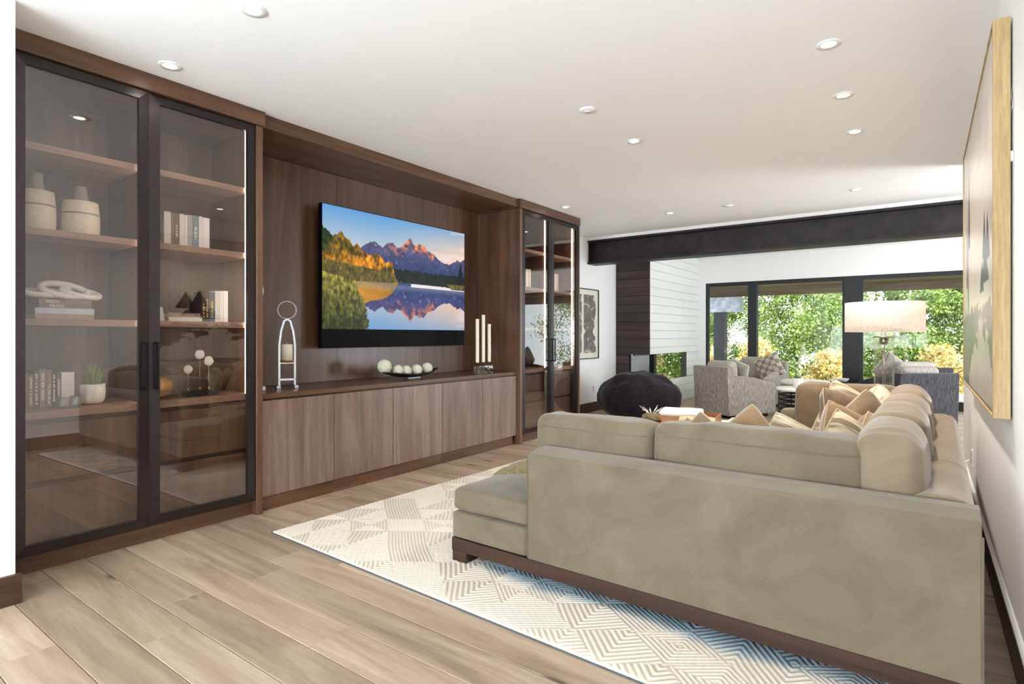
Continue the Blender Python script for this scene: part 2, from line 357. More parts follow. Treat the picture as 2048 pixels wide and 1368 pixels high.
# ---------------------------------------------------------------- room shell
CEIL = 2.743; XR = 0.276; XL = -4.30; XS = -3.35; YF = 11.5; XFR = 4.2; YB = -4.0
def struct(o, label=None): return tag(o, label, None, None, 'structure')
floor = struct(box('floor', (XL - 0.3, XFR + 0.3, YB - 0.2, YF + 0.15, -0.12, -0.012), M['walnut_d']), 'washed oak plank floor running across the whole room')
# planks: each board a part of the floor
PW = 0.19; row = 0; y = -0.95
def plank(x0, x1, y0):
    g = 0.0012; e = 0.0022; L = (x1 - x0) / 2 - g; W = PW / 2 - g
    v = [(-L, -W, -0.012), (L, -W, -0.012), (L, W, -0.012), (-L, W, -0.012), (-L, -W, -e), (L, -W, -e), (L, W, -e), (-L, W, -e),
         (-L + e, -W + e, 0), (L - e, -W + e, 0), (L - e, W - e, 0), (-L + e, W - e, 0)]
    f = [(0, 1, 5, 4), (1, 2, 6, 5), (2, 3, 7, 6), (3, 0, 4, 7), (4, 5, 9, 8), (5, 6, 10, 9), (6, 7, 11, 10), (7, 4, 8, 11), (8, 9, 10, 11)]
    o = mesh('plank', v, f, M['floor'], floor); o.location = ((x0 + x1) / 2, y0 + PW / 2, 0); return o
while y < YF - 0.02:
    xa, xb = (XS if y < 0.6 else XL), (XR if y < 6.3 else XFR)
    x = xa; first = True
    while x < xb - 0.02:
        L = random.uniform(0.5, 2.1) if first else random.uniform(1.7, 2.5)
        x1 = min(x + L, xb)
        if xb - x1 < 0.5: x1 = xb
        plank(x, x1, y); x = x1; first = False
    y += PW
struct(box('ceiling', (XL - 0.2, XFR + 0.2, YB - 0.2, YF + 0.15, CEIL, CEIL + 0.25), M['ceil']), 'white plaster ceiling with small recessed downlights')
struct(box('wall_left', (XL - 0.15, XL, 0.75, YF + 0.15, 0, CEIL), M['wall']), 'white wall behind the cabinets and beside the fireplace')
struct(multi('wall_left', [(XL, XS, -0.55, 0.765, 0, CEIL), (XL, XS, YB, -2.85, 0, CEIL), (XL, XS, -2.85, -0.55, 2.45, CEIL), (XL, XS, -2.85, -0.55, 0, 0.45)], M['wall']), 'white wall return ending beside the glass display cabinet')  # unseen opening cut for the added entry fill
struct(box('wall_right', (XR, XR + 0.14, YB, 6.49, 0, CEIL), M['wall']), 'warm white wall carrying the large canvas')
struct(multi('wall_back', [(XS, 0.0 - 3.2, YB - 0.15, YB, 0, CEIL), (0.1, XR + .14, YB - 0.15, YB, 0, CEIL), (-3.2, 0.1, YB - 0.15, YB, 2.55, CEIL), (-3.2, 0.1, YB - 0.15, YB, 0, 0.2)], M['wall']), 'white wall behind the camera with a wide window')
struct(multi('wall_side', [(XFR, XFR + .14, 6.35, 7.4, 0, CEIL), (XFR, XFR + .14, 11.0, YF + .15, 0, CEIL), (XFR, XFR + .14, 7.4, 11.0, 2.5, CEIL), (XFR, XFR + .14, 7.4, 11.0, 0, 0.2)], M['wall']), 'white side wall of the far seating room')
struct(box('wall_return', (XR + .14, XFR + .14, 6.35, 6.49, 0, CEIL), M['wall']), 'white partition behind the near wall end')
WT = 2.25; WX0 = -3.566; WX1 = 3.0; WB = 0.085
struct(multi('wall_far', [(-3.70, WX0, YF, YF + 0.15, 0, CEIL), (WX0, WX1, YF, YF + .15, WT, CEIL), (WX1, XFR, YF, YF + .15, 0, CEIL), (XL, -3.70, YF, YF + .15, 0, CEIL)], M['wall']), 'white wall around the wide black framed windows')
# baseboards
bb = struct(empty('baseboard_right')); box('board', (XR - 0.018, XR, YB, 6.49, 0, 0.135), M['walnut_d'], bb, 0.002); box('cap', (XR - 0.0175, XR, YB, 6.49, 0.1355, 0.148), M['white_gloss'], bb)  # white cap paints in the highlight along the board's top edge
bb = struct(empty('baseboard_left')); box('board', (XS, XS + 0.02, YB, 0.785, 0, 0.135), M['walnut_d'], bb, 0.002); box('board', (-3.6, XS - 0.0005, 0.7655, 0.785, 0, 0.135), M['walnut_d'], bb)
bb = struct(empty('baseboard_left')); box('board', (XL, XL + 0.018, 6.56, 8.9, 0, 0.15), M['walnut_d'], bb, 0.002)

# far windows
def window(name, x0, x1, y, label, first=False):
    w = struct(empty(name, (0, 0, 0)), label); fr = 0.055; t0, t1 = y + 0.02, y + 0.11
    box('window_frame', (x0, x1, t0, t1, WT - 0.075, WT), M['black_frame'], w); box('window_frame', (x0, x1, t0, t1, WB - 0.085, WB + 0.06), M['black_frame'], w)
    box('window_frame', (x0, x0 + fr, t0, t1, WB + .06, WT - .075), M['black_frame'], w); box('window_frame', (x1 - fr, x1, t0, t1, WB + .06, WT - .075), M['black_frame'], w)
    box('pane', (x0 + fr, x1 - fr, y + .055, y + .063, WB + .06, WT - .075), M['glass_win'], w)
    return w
window('window_1', WX0, -2.70, YF, 'narrow black framed window pane beside the fireplace wall')
window('window_2', -2.66, -1.13, YF, 'wide middle window pane filled with green trees')
window('window_3', -0.93, 1.3, YF, 'window pane behind the drum shade lamp')
window('window_4', 1.3, WX1, YF, 'window pane at the far end of the window wall')
o = struct(empty('trim_1'), 'black posts between the tall windows'); box('post', (-2.76, -2.60, YF - 0.01, YF + .14, 0, WT - 0.002), M['black_frame'], o, 0.004); box('post', (-1.16, -0.90, YF - 0.01, YF + .14, 0, WT - 0.002), M['black_frame'], o, 0.004)
# window behind the camera; entry and far side windows added for the fills
w = struct(empty('window_5'), 'wide window behind the camera')
for b in [(-3.2, 0.1, YB - .12, YB - .04, 2.47, 2.55), (-3.2, 0.1, YB - .12, YB - .04, 0.2, 0.28), (-3.2, -3.12, YB - .12, YB - .04, .28, 2.47), (0.02, .1, YB - .12, YB - .04, .28, 2.47), (-1.59, -1.51, YB - .12, YB - .04, .28, 2.47)]: box('window_frame', b, M['black_frame'], w)
w = struct(empty('added_window_7'), 'added unseen window in the entry wall behind the camera')
for b in [(-4.2, -4.12, -2.85, -.55, 2.37, 2.45), (-4.2, -4.12, -2.85, -.55, .45, .53), (-4.2, -4.12, -2.85, -2.77, .53, 2.37), (-4.2, -4.12, -.63, -.55, .53, 2.37)]: box('window_frame', b, M['black_frame'], w)
w = struct(empty('added_window_6'), 'added unseen side window of the far seating room')
for b in [(XFR + .03, XFR + .1, 7.4, 11, 2.42, 2.5), (XFR + .03, XFR + .1, 7.4, 11, .2, .28), (XFR + .03, XFR + .1, 7.4, 7.48, .28, 2.42), (XFR + .03, XFR + .1, 10.92, 11, .28, 2.42), (XFR + .03, XFR + .1, 9.16, 9.24, .28, 2.42)]: box('window_frame', b, M['black_frame'], w)

# steel beam
bm_ = tag(empty('steel_beam', (0, 0, 0)), 'dark steel I-beam crossing below the ceiling', None, None, 'structure')
YBM = 7.93
box('top_flange', (XL, XFR, YBM, YBM + 0.26, 2.672, 2.70), M['steel_beam'], bm_); box('bottom_flange', (XL, XFR, YBM, YBM + .26, 2.33, 2.358), M['steel_beam'], bm_)
box('web', (XL, XFR, YBM + .11, YBM + .15, 2.358, 2.672), M['steel_beam'], bm_); box('end_plate', (XL + .0, XL + .02, YBM + .03, YBM + .11, 2.358, 2.672), M['steel_beam'], bm_)
struct(box('trim_2', (XL, XFR, YBM - 0.01, YBM + .27, 2.7005, CEIL), M['ceil']), 'white strip between the steel beam and the ceiling')

# ---------------------------------------------------------------- fireplace with shiplap boards
FX, FY = -3.69, 8.95
fp = tag(empty('fireplace', (-4.0, 10.0, 0)), 'corner fireplace clad in dark shiplap boards, the side ones whitened with painted window glare, and wraparound glass', 'fireplace')
def unp(o):  # keep world coordinates under a moved Empty
    o.matrix_parent_inverse = Matrix.Translation(-o.parent.location) if o.parent else Matrix.Identity(4); return o
O0, O1 = 0.437, 0.897; OX, OY = -4.058, 10.76
BH = 0.1442; z = 0.0; nb = int(math.ceil(CEIL / BH))
body = multi('chase', [(XL, FX - .022, FY + .022, YF, 0, O0 - .02), (XL, FX - .022, FY + .022, YF, O1 + .02, CEIL), (XL, -4.1, FY + .022, OY + .1, O0 - .02, O1 + .02), (XL, FX - .022, OY + .02, YF, O0 - .02, O1 + .02)], M['black_frame'], fp); unp(body)
rows = [(i * BH, min((i + 1) * BH, CEIL)) for i in range(nb)]
def clipped(z0, z1):
    if z1 <= O0 or z0 >= O1: return [(z0, z1, True)]
    out = []
    if z0 < O0: out.append((z0, O0, True))
    out.append((max(z0, O0), min(z1, O1), False))
    if z1 > O1: out.append((O1, z1, True))
    return out
for z0, z1 in rows:
    for a, b_, full in clipped(z0, z1):
        if b_ - a < 0.01: continue
        g = 0.0018
        unp(box('shiplap_board', (XL + .002, FX if full else OX, FY, FY + .02, a + g, b_ - g), M['fire_dark'], fp, 0.0025))
        unp(box('shiplap_board', (FX - .02, FX + .0005, (FY + .0205) if full else OY, YF - .002, a + g, b_ - g), M['fire_glare'], fp, 0.0025))
unp(box('glass_pane', (OX, FX - .012, FY + .012, FY + .018, O0, O1), M['glass_fire'], fp)); unp(box('glass_pane', (FX - .018, FX - .012, FY + .02, OY - 0.28, O0, O1), M['glass_fire'], fp))
unp(box('metal_frame', (OX - .0, OX + .03, FY + .005, FY + .02, O0, O1), M['black_metal'], fp)); unp(box('firebox_panel', (FX - .03, FX - .010, OY - 0.28, OY, O0, O1), M['black_metal'], fp))
unp(box('burner', (-4.02, -3.78, FY + .25, OY - .35, O0 - .018, O0 + .03), M['silver'], fp))

# ---------------------------------------------------------------- built-in cabinets
XD, XI, XBK = -3.66, -3.745, -4.28      # door front plane, shelf front plane, back panel
def glass_door(cab, y0, y1, handle_side, label=None, ajar=0.0):
    z0, z1 = 0.10, 2.640; s = 0.055; t = 0.03
    hinge = y1 if handle_side < 0 else y0
    d = empty('door', (XD, hinge, 0)); d.parent = cab; d.matrix_parent_inverse = Matrix.Translation(-cab.location)
    a, b_ = y0 - hinge, y1 - hinge; g = 0.002; a += g; b_ -= g
    # mitred, bevelled frame rails: outer edge set back, inner edge proud
    def rail(p0, p1, p2, p3):
        vs = []
        for (yy, zz), xx in zip((p0, p1, p2, p3), (-0.006, -0.006, 0.0, 0.0)): vs.append((xx, yy, zz))
        for (yy, zz) in (p0, p1, p2, p3): vs.append((-t, yy, zz))
        mesh('door_frame', vs, [(0, 1, 2, 3), (7, 6, 5, 4), (0, 4, 5, 1), (1, 5, 6, 2), (2, 6, 7, 3), (3, 7, 4, 0)], M['bronze'], d)
    rail((a, z0), (a, z1), (a + s, z1 - s), (a + s, z0 + s)); rail((b_, z1), (b_, z0), (b_ - s, z0 + s), (b_ - s, z1 - s))
    rail((a, z1), (b_, z1), (b_ - s, z1 - s), (a + s, z1 - s)); rail((b_, z0), (a, z0), (a + s, z0 + s), (b_ - s, z0 + s))
    box('glass_pane', (-0.017, -0.011, a + s - .004, b_ - s + .004, z0 + s - .004, z1 - s + .004), M['glass_door'], d)
    hy = (b_ - s / 2) if handle_side > 0 else (a + s / 2)
    v, f = [], []
    for b in [(0.028, 0.04, hy - .006, hy + .006, .90, 1.18), (0.0, 0.028, hy - .005, hy + .005, .905, .917), (0.0, .028, hy - .005, hy + .005, 1.163, 1.175)]:
        bv, bf = box_vf(*b); n = len(v); v += bv; f += [tuple(i + n for i in q) for q in bf]
    mesh('handle', v, f, M['black_metal'], d)
    d.rotation_euler = (0, 0, ajar)
    return d
def display_cabinet(name, y0, y1, ymid, label, side_l, side_r):
    cab = tag(empty(name, (XD - .3, (y0 + y1) / 2, 0)), label, 'cabinet'); P = lambda o: unp(o)
    ya, yb = y0 + side_l, y1 - side_r
    P(box('side_panel', (XBK, XD + 0.004, y0, ya, 0, 2.638), M['walnut_v'], cab, .0015)); P(box('side_panel', (XBK, XD + .004, yb, y1, 0, 2.638), M['walnut_v'], cab, .0015))
    P(box('crown', (XBK, XD + .012, y0 - .0, y1 + .012 if side_r > .03 else y1, 2.643, CEIL - .001), M['walnut_h'], cab, .0015))
    P(box('back_panel', (XBK, XBK + .015, ya, yb, .1, 2.64), M['walnut_v'], cab)); P(box('top_panel', (XBK + .015, XI, ya, yb, 2.62, 2.64), M['walnut_h'], cab))
    P(box('plinth', (XBK, XD - .055, ya, yb, 0, .095), M['walnut_h'], cab)); P(box('divider', (XBK + .015, XI, ymid - .012, ymid + .012, .1, 2.62), M['walnut_v'], cab))
    for bay, (a, b_) in enumerate(((ya, ymid - .012), (ymid + .012, yb))):
        for zt in (2.222, 1.78, 1.306): P(box('shelf', (XBK + .015, XI, a + .001, b_ - .012, zt - .037, zt), M['shelf'], cab, .0012))
        P(box('counter', (XBK + .015, XI + .012, a + .001, b_ - .001, .780, .822), M['shelf'], cab, .0012))
        for dz0, dz1 in ((.105, .425), (.452, .752)): P(box('drawer', (XI - .3, XI, a + .003, b_ - .003, dz0, dz1), M['walnut_v'], cab, .0012))
        P(box('drawer_rail', (XI - .28, XI - .02, a + .001, b_ - .001, .425, .452), M['walnut_d'], cab)); P(box('drawer_rail', (XI - .28, XI - .02, a + .001, b_ - .001, .752, .780), M['walnut_d'], cab))
        P(box('led_strip', (XI + .002, XI + .010, b_ - (.034 if bay else .021), b_ - (.022 if bay else .010), .823, 2.61), M['led'], cab))
    return cab
cabL = display_cabinet('display_cabinet', 0.788, 2.140, 1.449, 'tall walnut display cabinet with glass doors beside the white wall return', .03, .045)
glass_door(cabL, 0.818, 1.4435, 1); glass_door(cabL, 1.4435, 2.093, -1, ajar=math.radians(-0.9))
cabR = display_cabinet('display_cabinet', 5.182, 6.538, 5.85, 'tall walnut display cabinet with glass doors beyond the television', .045, .03)
glass_door(cabR, 5.229, 5.848, 1); glass_door(cabR, 5.848, 6.506, -1)

# low cabinets and worktop
XC = -3.70
ys = [2.143 + i * 0.6075 for i in range(6)]; ordn = ['beside the near glass cabinet', 'second from the near glass cabinet', 'in the middle below the television', 'second from the far glass cabinet', 'beside the far glass cabinet']
for i in range(5):
    cb = tag(empty('base_cabinet', (XC - .3, (ys[i] + ys[i + 1]) / 2, 0)), 'low walnut cabinet with one flat door, ' + ordn[i], 'cabinet', 'low cabinets below the television')
    unp(box('carcass', (XBK, XC - .022, ys[i] + .0005, ys[i + 1] - .0005, .098, .775), M['walnut_d'], cb)); unp(box('plinth', (XBK, XC - .014, ys[i] + .0005, ys[i + 1] - (.06 if i == 4 else .0005), 0, .096), M['walnut_h'], cb))
    unp(box('door', (XC - .021, XC, ys[i] + .0032, ys[i + 1] - .0032, .100, .762), M['walnut_door_sheen'], cb, .0012))
tag(box('worktop', (XBK, XC + .002, 2.141, 5.181, .777, .81), M['walnut_h'], None, .0015), 'long walnut worktop under the television', 'worktop')
pn = tag(empty('wall_panelling', (XBK, 3.66, .81)), 'walnut veneer panelling lining the television niche', 'panelling')
cuts = [2.141, 2.88, 4.10, 5.181] ; cuts = [2.141, onx(673.7, 700, XBK).y, onx(838, 700, XBK).y, 5.181]
for a, b_ in zip(cuts[:-1], cuts[1:]): unp(box('panel', (XBK - .015, XBK + .008, a + .001, b_ - .001, .812, 2.652), M['walnut_v'], pn, .0012))
unp(box('niche_top', (XBK + .009, XC - .012, 2.142, 5.180, 2.653, 2.672), M['walnut_h'], pn)); unp(box('header', (XC - .012, XC + .012, 2.142, 5.180, 2.650, CEIL - .001), M['walnut_h'], pn, .001))

# ---------------------------------------------------------------- television
tv = tag(empty('television', (-4.17, 3.876, 1.7)), 'large wall mounted television showing mountains mirrored in a lake', 'television')
ty0, ty1, tz0, tz1, tzs, tx = 2.952, 4.802, 1.107, 2.347, 1.272, -4.14
unp(box('bezel', (tx - .05, tx - .001, ty0, ty1, tz0, tz1), M['tv_black'], tv, .003)); unp(box('wall_mount', (XBK + .009, tx - .05, 3.5, 4.25, 1.5, 2.0), M['black_metal'], tv))
def fbm(u, v, fx, fy, seed, oct=4):
    r = np.random.default_rng(seed); out = np.zeros_like(u); amp = 1; tot = 0
    for o_ in range(oct):
        a, b_ = fx * 2 ** o_, fy * 2 ** o_; gx, gy = int(a) + 3, int(b_) + 3; G = r.random((gy, gx))
        x_, y_ = np.clip(u, 0, 1) * a, np.clip(v, 0, 1) * b_; xi, yi = x_.astype(int), y_.astype(int); fx_, fy_ = x_ - xi, y_ - yi; fx_ = fx_ * fx_ * (3 - 2 * fx_); fy_ = fy_ * fy_ * (3 - 2 * fy_)
        g = G[yi, xi] * (1 - fx_) * (1 - fy_) + G[yi, xi + 1] * fx_ * (1 - fy_) + G[yi + 1, xi] * (1 - fx_) * fy_ + G[yi + 1, xi + 1] * fx_ * fy_
        out += amp * g; tot += amp; amp *= 0.55
    return out / tot
def lake_picture(nu, nv):
    U, V = np.meshgrid(np.linspace(0, 1, nu), np.linspace(0, 1, nv))
    mixc = lambda a, b_, t: np.asarray(a, float) * (1 - t[..., None]) + np.asarray(b_, float) * t[..., None]
    n1 = fbm(U, V, 8, 6, 1); n2 = fbm(U, V, 40, 26, 2); n3 = fbm(U, V, 5, 14, 3); n4 = fbm(U, V, 90, 30, 5, 2)
    def sky(V_):
        t = np.clip((V_ - .6) / .4, 0, 1); s = mixc((226, 216, 206), (98, 158, 214), t ** .9)
        warm = np.clip(U * 1.5 - .55, 0, 1) * np.clip(1.25 - (V_ - .6) * 2.4, 0, 1); s = mixc(0, 0, warm)[..., :1] * 0 + s * (1 - warm[..., None]) + np.array((252, 206, 176)) * warm[..., None]
        cl = np.clip((n3 - .5) * 4, 0, 1) * np.clip((U - .55) * 3, 0, 1); return s * (1 - .6 * cl[..., None]) + np.array((246, 232, 232)) * .6 * cl[..., None]
    pk = np.array([(0, .62), (.15, .60), (.225, .693), (.26, .735), (.305, .772), (.36, .718), (.39, .76), (.424, .784), (.458, .736), (.496, .761), (.53, .82), (.555, .851), (.57, .82), (.585, .791), (.619, .805), (.657, .815), (.686, .762), (.733, .737), (.80, .669), (.869, .652), (.894, .676), (.936, .71), (.97, .705), (1.0, .73)])
    ridge = np.interp(U[0], pk[:, 0], pk[:, 1]) + (fbm(U, V * 0 + .3, 60, 2, 9, 3)[0] - .5) * .03
    def mtn(V_):
        t = np.clip((V_ - .52) / .22, 0, 1); m = mixc((42, 66, 112), (92, 86, 124), t)
        lit = np.clip((V_ - (ridge[None] - .10)) / .07, 0, 1) * np.clip((n2 - .38) * 5, 0, 1) * (np.clip((U - .36) * 9, 0, 1)); lit *= (ridge[None] > .735)
        m = m * (1 - lit[..., None]) + np.array((232, 132, 84)) * lit[..., None]; m *= (.75 + .5 * n2)[..., None]
        sn = (n4 > .80) & (V_ > .58); m[sn] = m[sn] * .5 + np.array((190, 190, 205)) * .5; return m
    def land(V_):
        img = np.where((V_ < ridge[None])[..., None], mtn(V_), sky(V_))
        tl = .548 + (fbm(U, V * 0 + .6, 120, 2, 11, 2)[0] - .5) * .05; tl = np.where(np.abs(U[0] - .965) < .022, .68 - np.abs(U[0] - .965) * 5, tl)
        img = np.where((V_ < tl[None])[..., None], np.array((24, 34, 30)) * (.6 + .9 * n2)[..., None], img)
        tr = np.interp(U[0], [0, .06, .11, .17, .2, .24, .275, .31, .343, .38, .43, .45, 1], [.82, .76, .80, .70, .735, .66, .64, .65, .67, .59, .60, .45, .1]) + (fbm(U, V * 0 + .2, 55, 2, 12, 3)[0] - .5) * .07
        oc = np.clip((n1 - .35) * 3 + (U - .18) * 2.5, 0, 1); tc = mixc((44, 62, 32), (226, 142, 34), oc) * (.35 + 1.15 * n4)[..., None]
        low = V_ < .56 - U * .12; tc = np.where(low[..., None], mixc((74, 66, 36), (128, 112, 52), n2) * (.55 + .8 * n4)[..., None], tc)
        return np.where((V_ < tr[None])[..., None], tc, img)
    img = land(V); wl = np.interp(U, [0, .2, .3, .58, .75, 1], [.40, .405, .41, .435, .43, .41]) + (n2 - .5) * .012
    R = land(.925 - V) if False else None
    Vr = .925 - V; refl = np.where((Vr < ridge[None])[..., None], mtn(Vr) * np.array((.86, .86, .98)), sky(Vr) * np.array((.92, .92, .95)))
    trr = np.interp(U[0], [0, .2, .28, .36, .43, .47, 1], [.8, .74, .68, .66, .60, .5, .45]); oc2 = (Vr < trr[None]) & (Vr < .72)
    refl = np.where(oc2[..., None], mixc((96, 84, 54), (206, 142, 44), np.clip((n1 - .3) * 3, 0, 1)) * (.7 + .4 * n3)[..., None], refl)
    mist = np.clip(1 - np.abs(V - .385) / .05, 0, 1) * .55; refl = refl * (1 - mist[..., None]) + np.array((150, 150, 158)) * mist[..., None]
    river = (V > .395) & (V < .425) & (U > .56); refl[river] = (236, 226, 222)
    img = np.where((V < wl)[..., None], refl, img)
    bank = np.interp(V[:, 0], [0, .1, .25, .34, .40, .46], [.265, .27, .235, .20, .20, .0]); gb = U < bank[:, None] + (n4 - .5) * .05
    grass = mixc((52, 62, 24), (152, 138, 62), np.clip(V * 2.2 - .05 + (n2 - .5) * .6, 0, 1)) * (.35 + 1.2 * n4)[..., None]
    img = np.where((gb & (V < .46))[..., None], grass, img)
    rb = (V > .405) & (V < .46) & (U > .84 + (.46 - V) * .8); img[rb] = np.array((96, 86, 46)) * (.5 + n4[rb])[:, None]
    return np.clip(img, 4, 250)
scr = grid_colors('screen', (tx, ty0 + .006, tzs), (0, ty1 - ty0 - .012, 0), (0, 0, tz1 - .006 - tzs), 400, 232, lake_picture(400, 232), M['screen'], tv); unp(scr)
unp(lathe('status_light', [(.006, 0), (.006, .004)], M['lens'], tv, 12, (0, 0, 0), False)); sl = tv.children[-1]
sl.matrix_parent_inverse = Matrix.Translation(-tv.location); sl.rotation_euler = (0, math.pi / 2, 0); sl.location = (tx - .002, onx(808.5, 691, tx).y, 1.135)

# ---------------------------------------------------------------- things on the worktop
def lantern(loc, s, label):
    t = tag(empty('candle_lantern', loc, math.radians(62)), label, 'lantern', 'silver candle lanterns in the niche')
    hw, H = 0.052 * s, 0.44 * s
    pts = [(-hw, 0, 0.0), (-hw, 0, H * .62), (-hw * .80, 0, H * .82), (-hw * .45, 0, H * .97), (0, 0, H), (hw * .45, 0, H * .97), (hw * .80, 0, H * .82), (hw, 0, H * .62), (hw, 0, 0.0)]
    # flat strap arch
    V, Fc = [], []; d = .019 * s; th = .006 * s
    for i, p in enumerate(pts):
        a = Vector(pts[max(0, i - 1)]); b_ = Vector(pts[min(len(pts) - 1, i + 1)]); tn = (b_ - a).normalized(); nn = Vector((tn.z, 0, -tn.x))
        for sy in (-d, d):
            for k in (0, 1): q = Vector(p) + nn * th * 2 * k; V.append((q.x, sy, q.z))
    for i in range(len(pts) - 1):
        a = i * 4; b_ = a + 4; Fc += [(a, a + 1, b_ + 1, b_), (a + 2, b_ + 2, b_ + 3, a + 3), (a, b_, b_ + 2, a + 2), (a + 1, a + 3, b_ + 3, b_ + 1)]
    Fc += [(0, 2, 3, 1), (len(V) - 4, len(V) - 3, len(V) - 1, len(V) - 2)]
    mesh('arch', V, Fc, M['silver'], t)
    box('crossbar', (-hw, hw, -d, d, .048 * s, .06 * s), M['silver'], t); box('candle_plate', (-hw, hw, -d * 1.2, d * 1.2, .155 * s, .161 * s), M['silver'], t)
    lathe('candle_dish', [(.02 * s, .161 * s), (.045 * s, .168 * s), (.048 * s, .178 * s)], M['gold'], t, 24)
    lathe('candle', [(.036 * s, .178 * s), (.0365 * s, .272 * s), (.033 * s, .277 * s), (.002, .275 * s), (.0015, .287 * s)], M['candle'], t, 24)
    R = .055 * s; tube('ring', [(R * math.cos(a), 0, H + R * .97 + R * math.sin(a)) for a in np.linspace(0, 2 * math.pi, 33)[:-1]], .0042 * s, M['silver'], t, 8, True)
    for sx in (-1, 1): box('foot', (sx * hw - .012 * s, sx * hw + .012 * s, -.06 * s, .06 * s, 0, .02 * s), M['silver'], t, .002)
    return t
p = onz(574, 773, .811); lantern((-4.0, p.y - .065, .811), 1.22, 'silver arched candle lantern with a ring top beside the television')
lantern((-4.06, 2.282, .811), 1.5, 'taller silver candle lantern mostly hidden behind the cabinet side panel')
bw = tag(empty('boat_bowl', (-3.93, 3.80, .811), math.radians(6)), 'long dark boat shaped wooden bowl on the worktop', 'bowl')
nL, nW = 28, 9; V, Fc = [], []
for s_ in (0, 1):
    for i in range(nL + 1):
        u = -1 + 2 * i / nL; wd = .095 * (1 - abs(u) ** 2.2) + .004; up = .062 * abs(u) ** 2.2
        for j in range(nW):
            v = -1 + 2 * j / (nW - 1); V.append((v * wd, u * .40, .012 + up + .030 * v * v * (1 - abs(u) ** 3) + (.007 if s_ else 0)))
    for i in range(nL):
        for j in range(nW - 1):
            a = s_ * (nL + 1) * nW + i * nW + j; q = (a, a + 1, a + nW + 1, a + nW); Fc.append(q if s_ else tuple(reversed(q)))
off = (nL + 1) * nW
for i in range(nL):
    for j in (0, nW - 1): a = i * nW + j; q = (a, a + nW, a + nW + off, a + off); Fc.append(q if j == 0 else tuple(reversed(q)))
mesh('hull', V, Fc, M['dark_wood_bowl'], bw, True); box('foot', (-.03, .03, -.09, .09, 0, .013), M['silver'], bw, .002)
ballpx = [(769, 738, .064), (795, 740, .053), (812, 740, .053), (833, 737, .055), (854, 735, .054)]
bl = ['first in the bowl, nearest the lantern', 'second from the lantern', 'in the middle of the row', 'second from the tall candles', 'last in the bowl, nearest the tall candles']
for i, ((px, py, r), nm) in enumerate(zip(ballpx, bl)):
    yv = 3.80 + (-.2 + .1 * i) ; yv = onx(px, py, -3.93).y
    bm = bmesh.new(); bmesh.ops.create_icosphere(bm, subdivisions=4, radius=r)
    for v in bm.verts: v.co *= 1 + .035 * noise.noise(v.co * 90 + Vector((i * 7, 0, 0)))
    o = bm_obj('moss_ball', bm, M['moss'], None, True); u = (yv - 3.80) / .40; o.location = (-3.93, yv, .811 + .02 + .062 * abs(u) ** 2.2 + r * .985)
    tag(o, 'pale green moss ball ' + nm, 'ball', 'moss balls in the boat bowl')
for i, (px, yy, xx, hc, tw, nm) in enumerate([(950, 4.61, -3.80, .455, 0, 'smooth middle height'), (963, 4.71, -3.80, .50, 1, 'tallest twisted'), (978, 4.81, -3.80, .405, 2, 'shortest rough')]):
    t = tag(empty('candle_holder', (xx, yy, .811)), 'crystal block candle holder with the ' + nm + ' ivory taper', 'candle holder', 'crystal candle holders by the far cabinet')
    hb = .085; box('crystal_block', (-.03, .03, -.03, .03, 0, hb), M['crystal'], t, .003, 2)
    lathe('pin', [(.006, hb), (.006, hb + .03), (.017, hb + .032), (.017, hb + .036)], M['nickel'], t, 16)
    n = 60; prof = [(.018, hb + .037 + hc * k / n) for k in range(n + 1)]
    fn = None if tw == 0 else ((lambda r, z_, a: r * (1 + .10 * math.sin(3 * a + z_ * 260))) if tw == 1 else (lambda r, z_, a: r * (1 + .12 * (noise.noise(Vector((math.cos(a) * 2, math.sin(a) * 2, z_ * 60)))))))
    lathe('taper_candle', prof, M['candle'], t, 20, fn=fn)

# ---------------------------------------------------------------- books and ornaments in the near cabinet
def cmat(col, cache={}):
    k = tuple(col)
    if k not in cache: cache[k] = plain('cloth cover %d %d %d' % k, col, 0.65, noise_amt=0.04, scale=60)
    return cache[k]
def lettering(parent, text, size, loc, rot, mat):
    cu = bpy.data.curves.new('spine_lettering', 'FONT'); cu.body = text; cu.size = size; cu.extrude = .0003; cu.align_x = 'CENTER'; cu.align_y = 'CENTER'
    o = bpy.data.objects.new('spine_lettering', cu); C.objects.link(o); cu.materials.append(mat); bpy.context.view_layer.update(); me = bpy.data.meshes.new_from_object(o); C.objects.unlink(o); bpy.data.objects.remove(o); o = link('spine_lettering', me, mat, parent); o.location = loc; o.rotation_euler = rot; return o
M['ink_light'] = plain('pale lettering', (232, 222, 204), 0.6); M['ink_gold'] = plain('gold lettering', (228, 186, 96), 0.35, metal=0.5); M['ink_grey'] = plain('grey lettering', (120, 122, 124), 0.6)
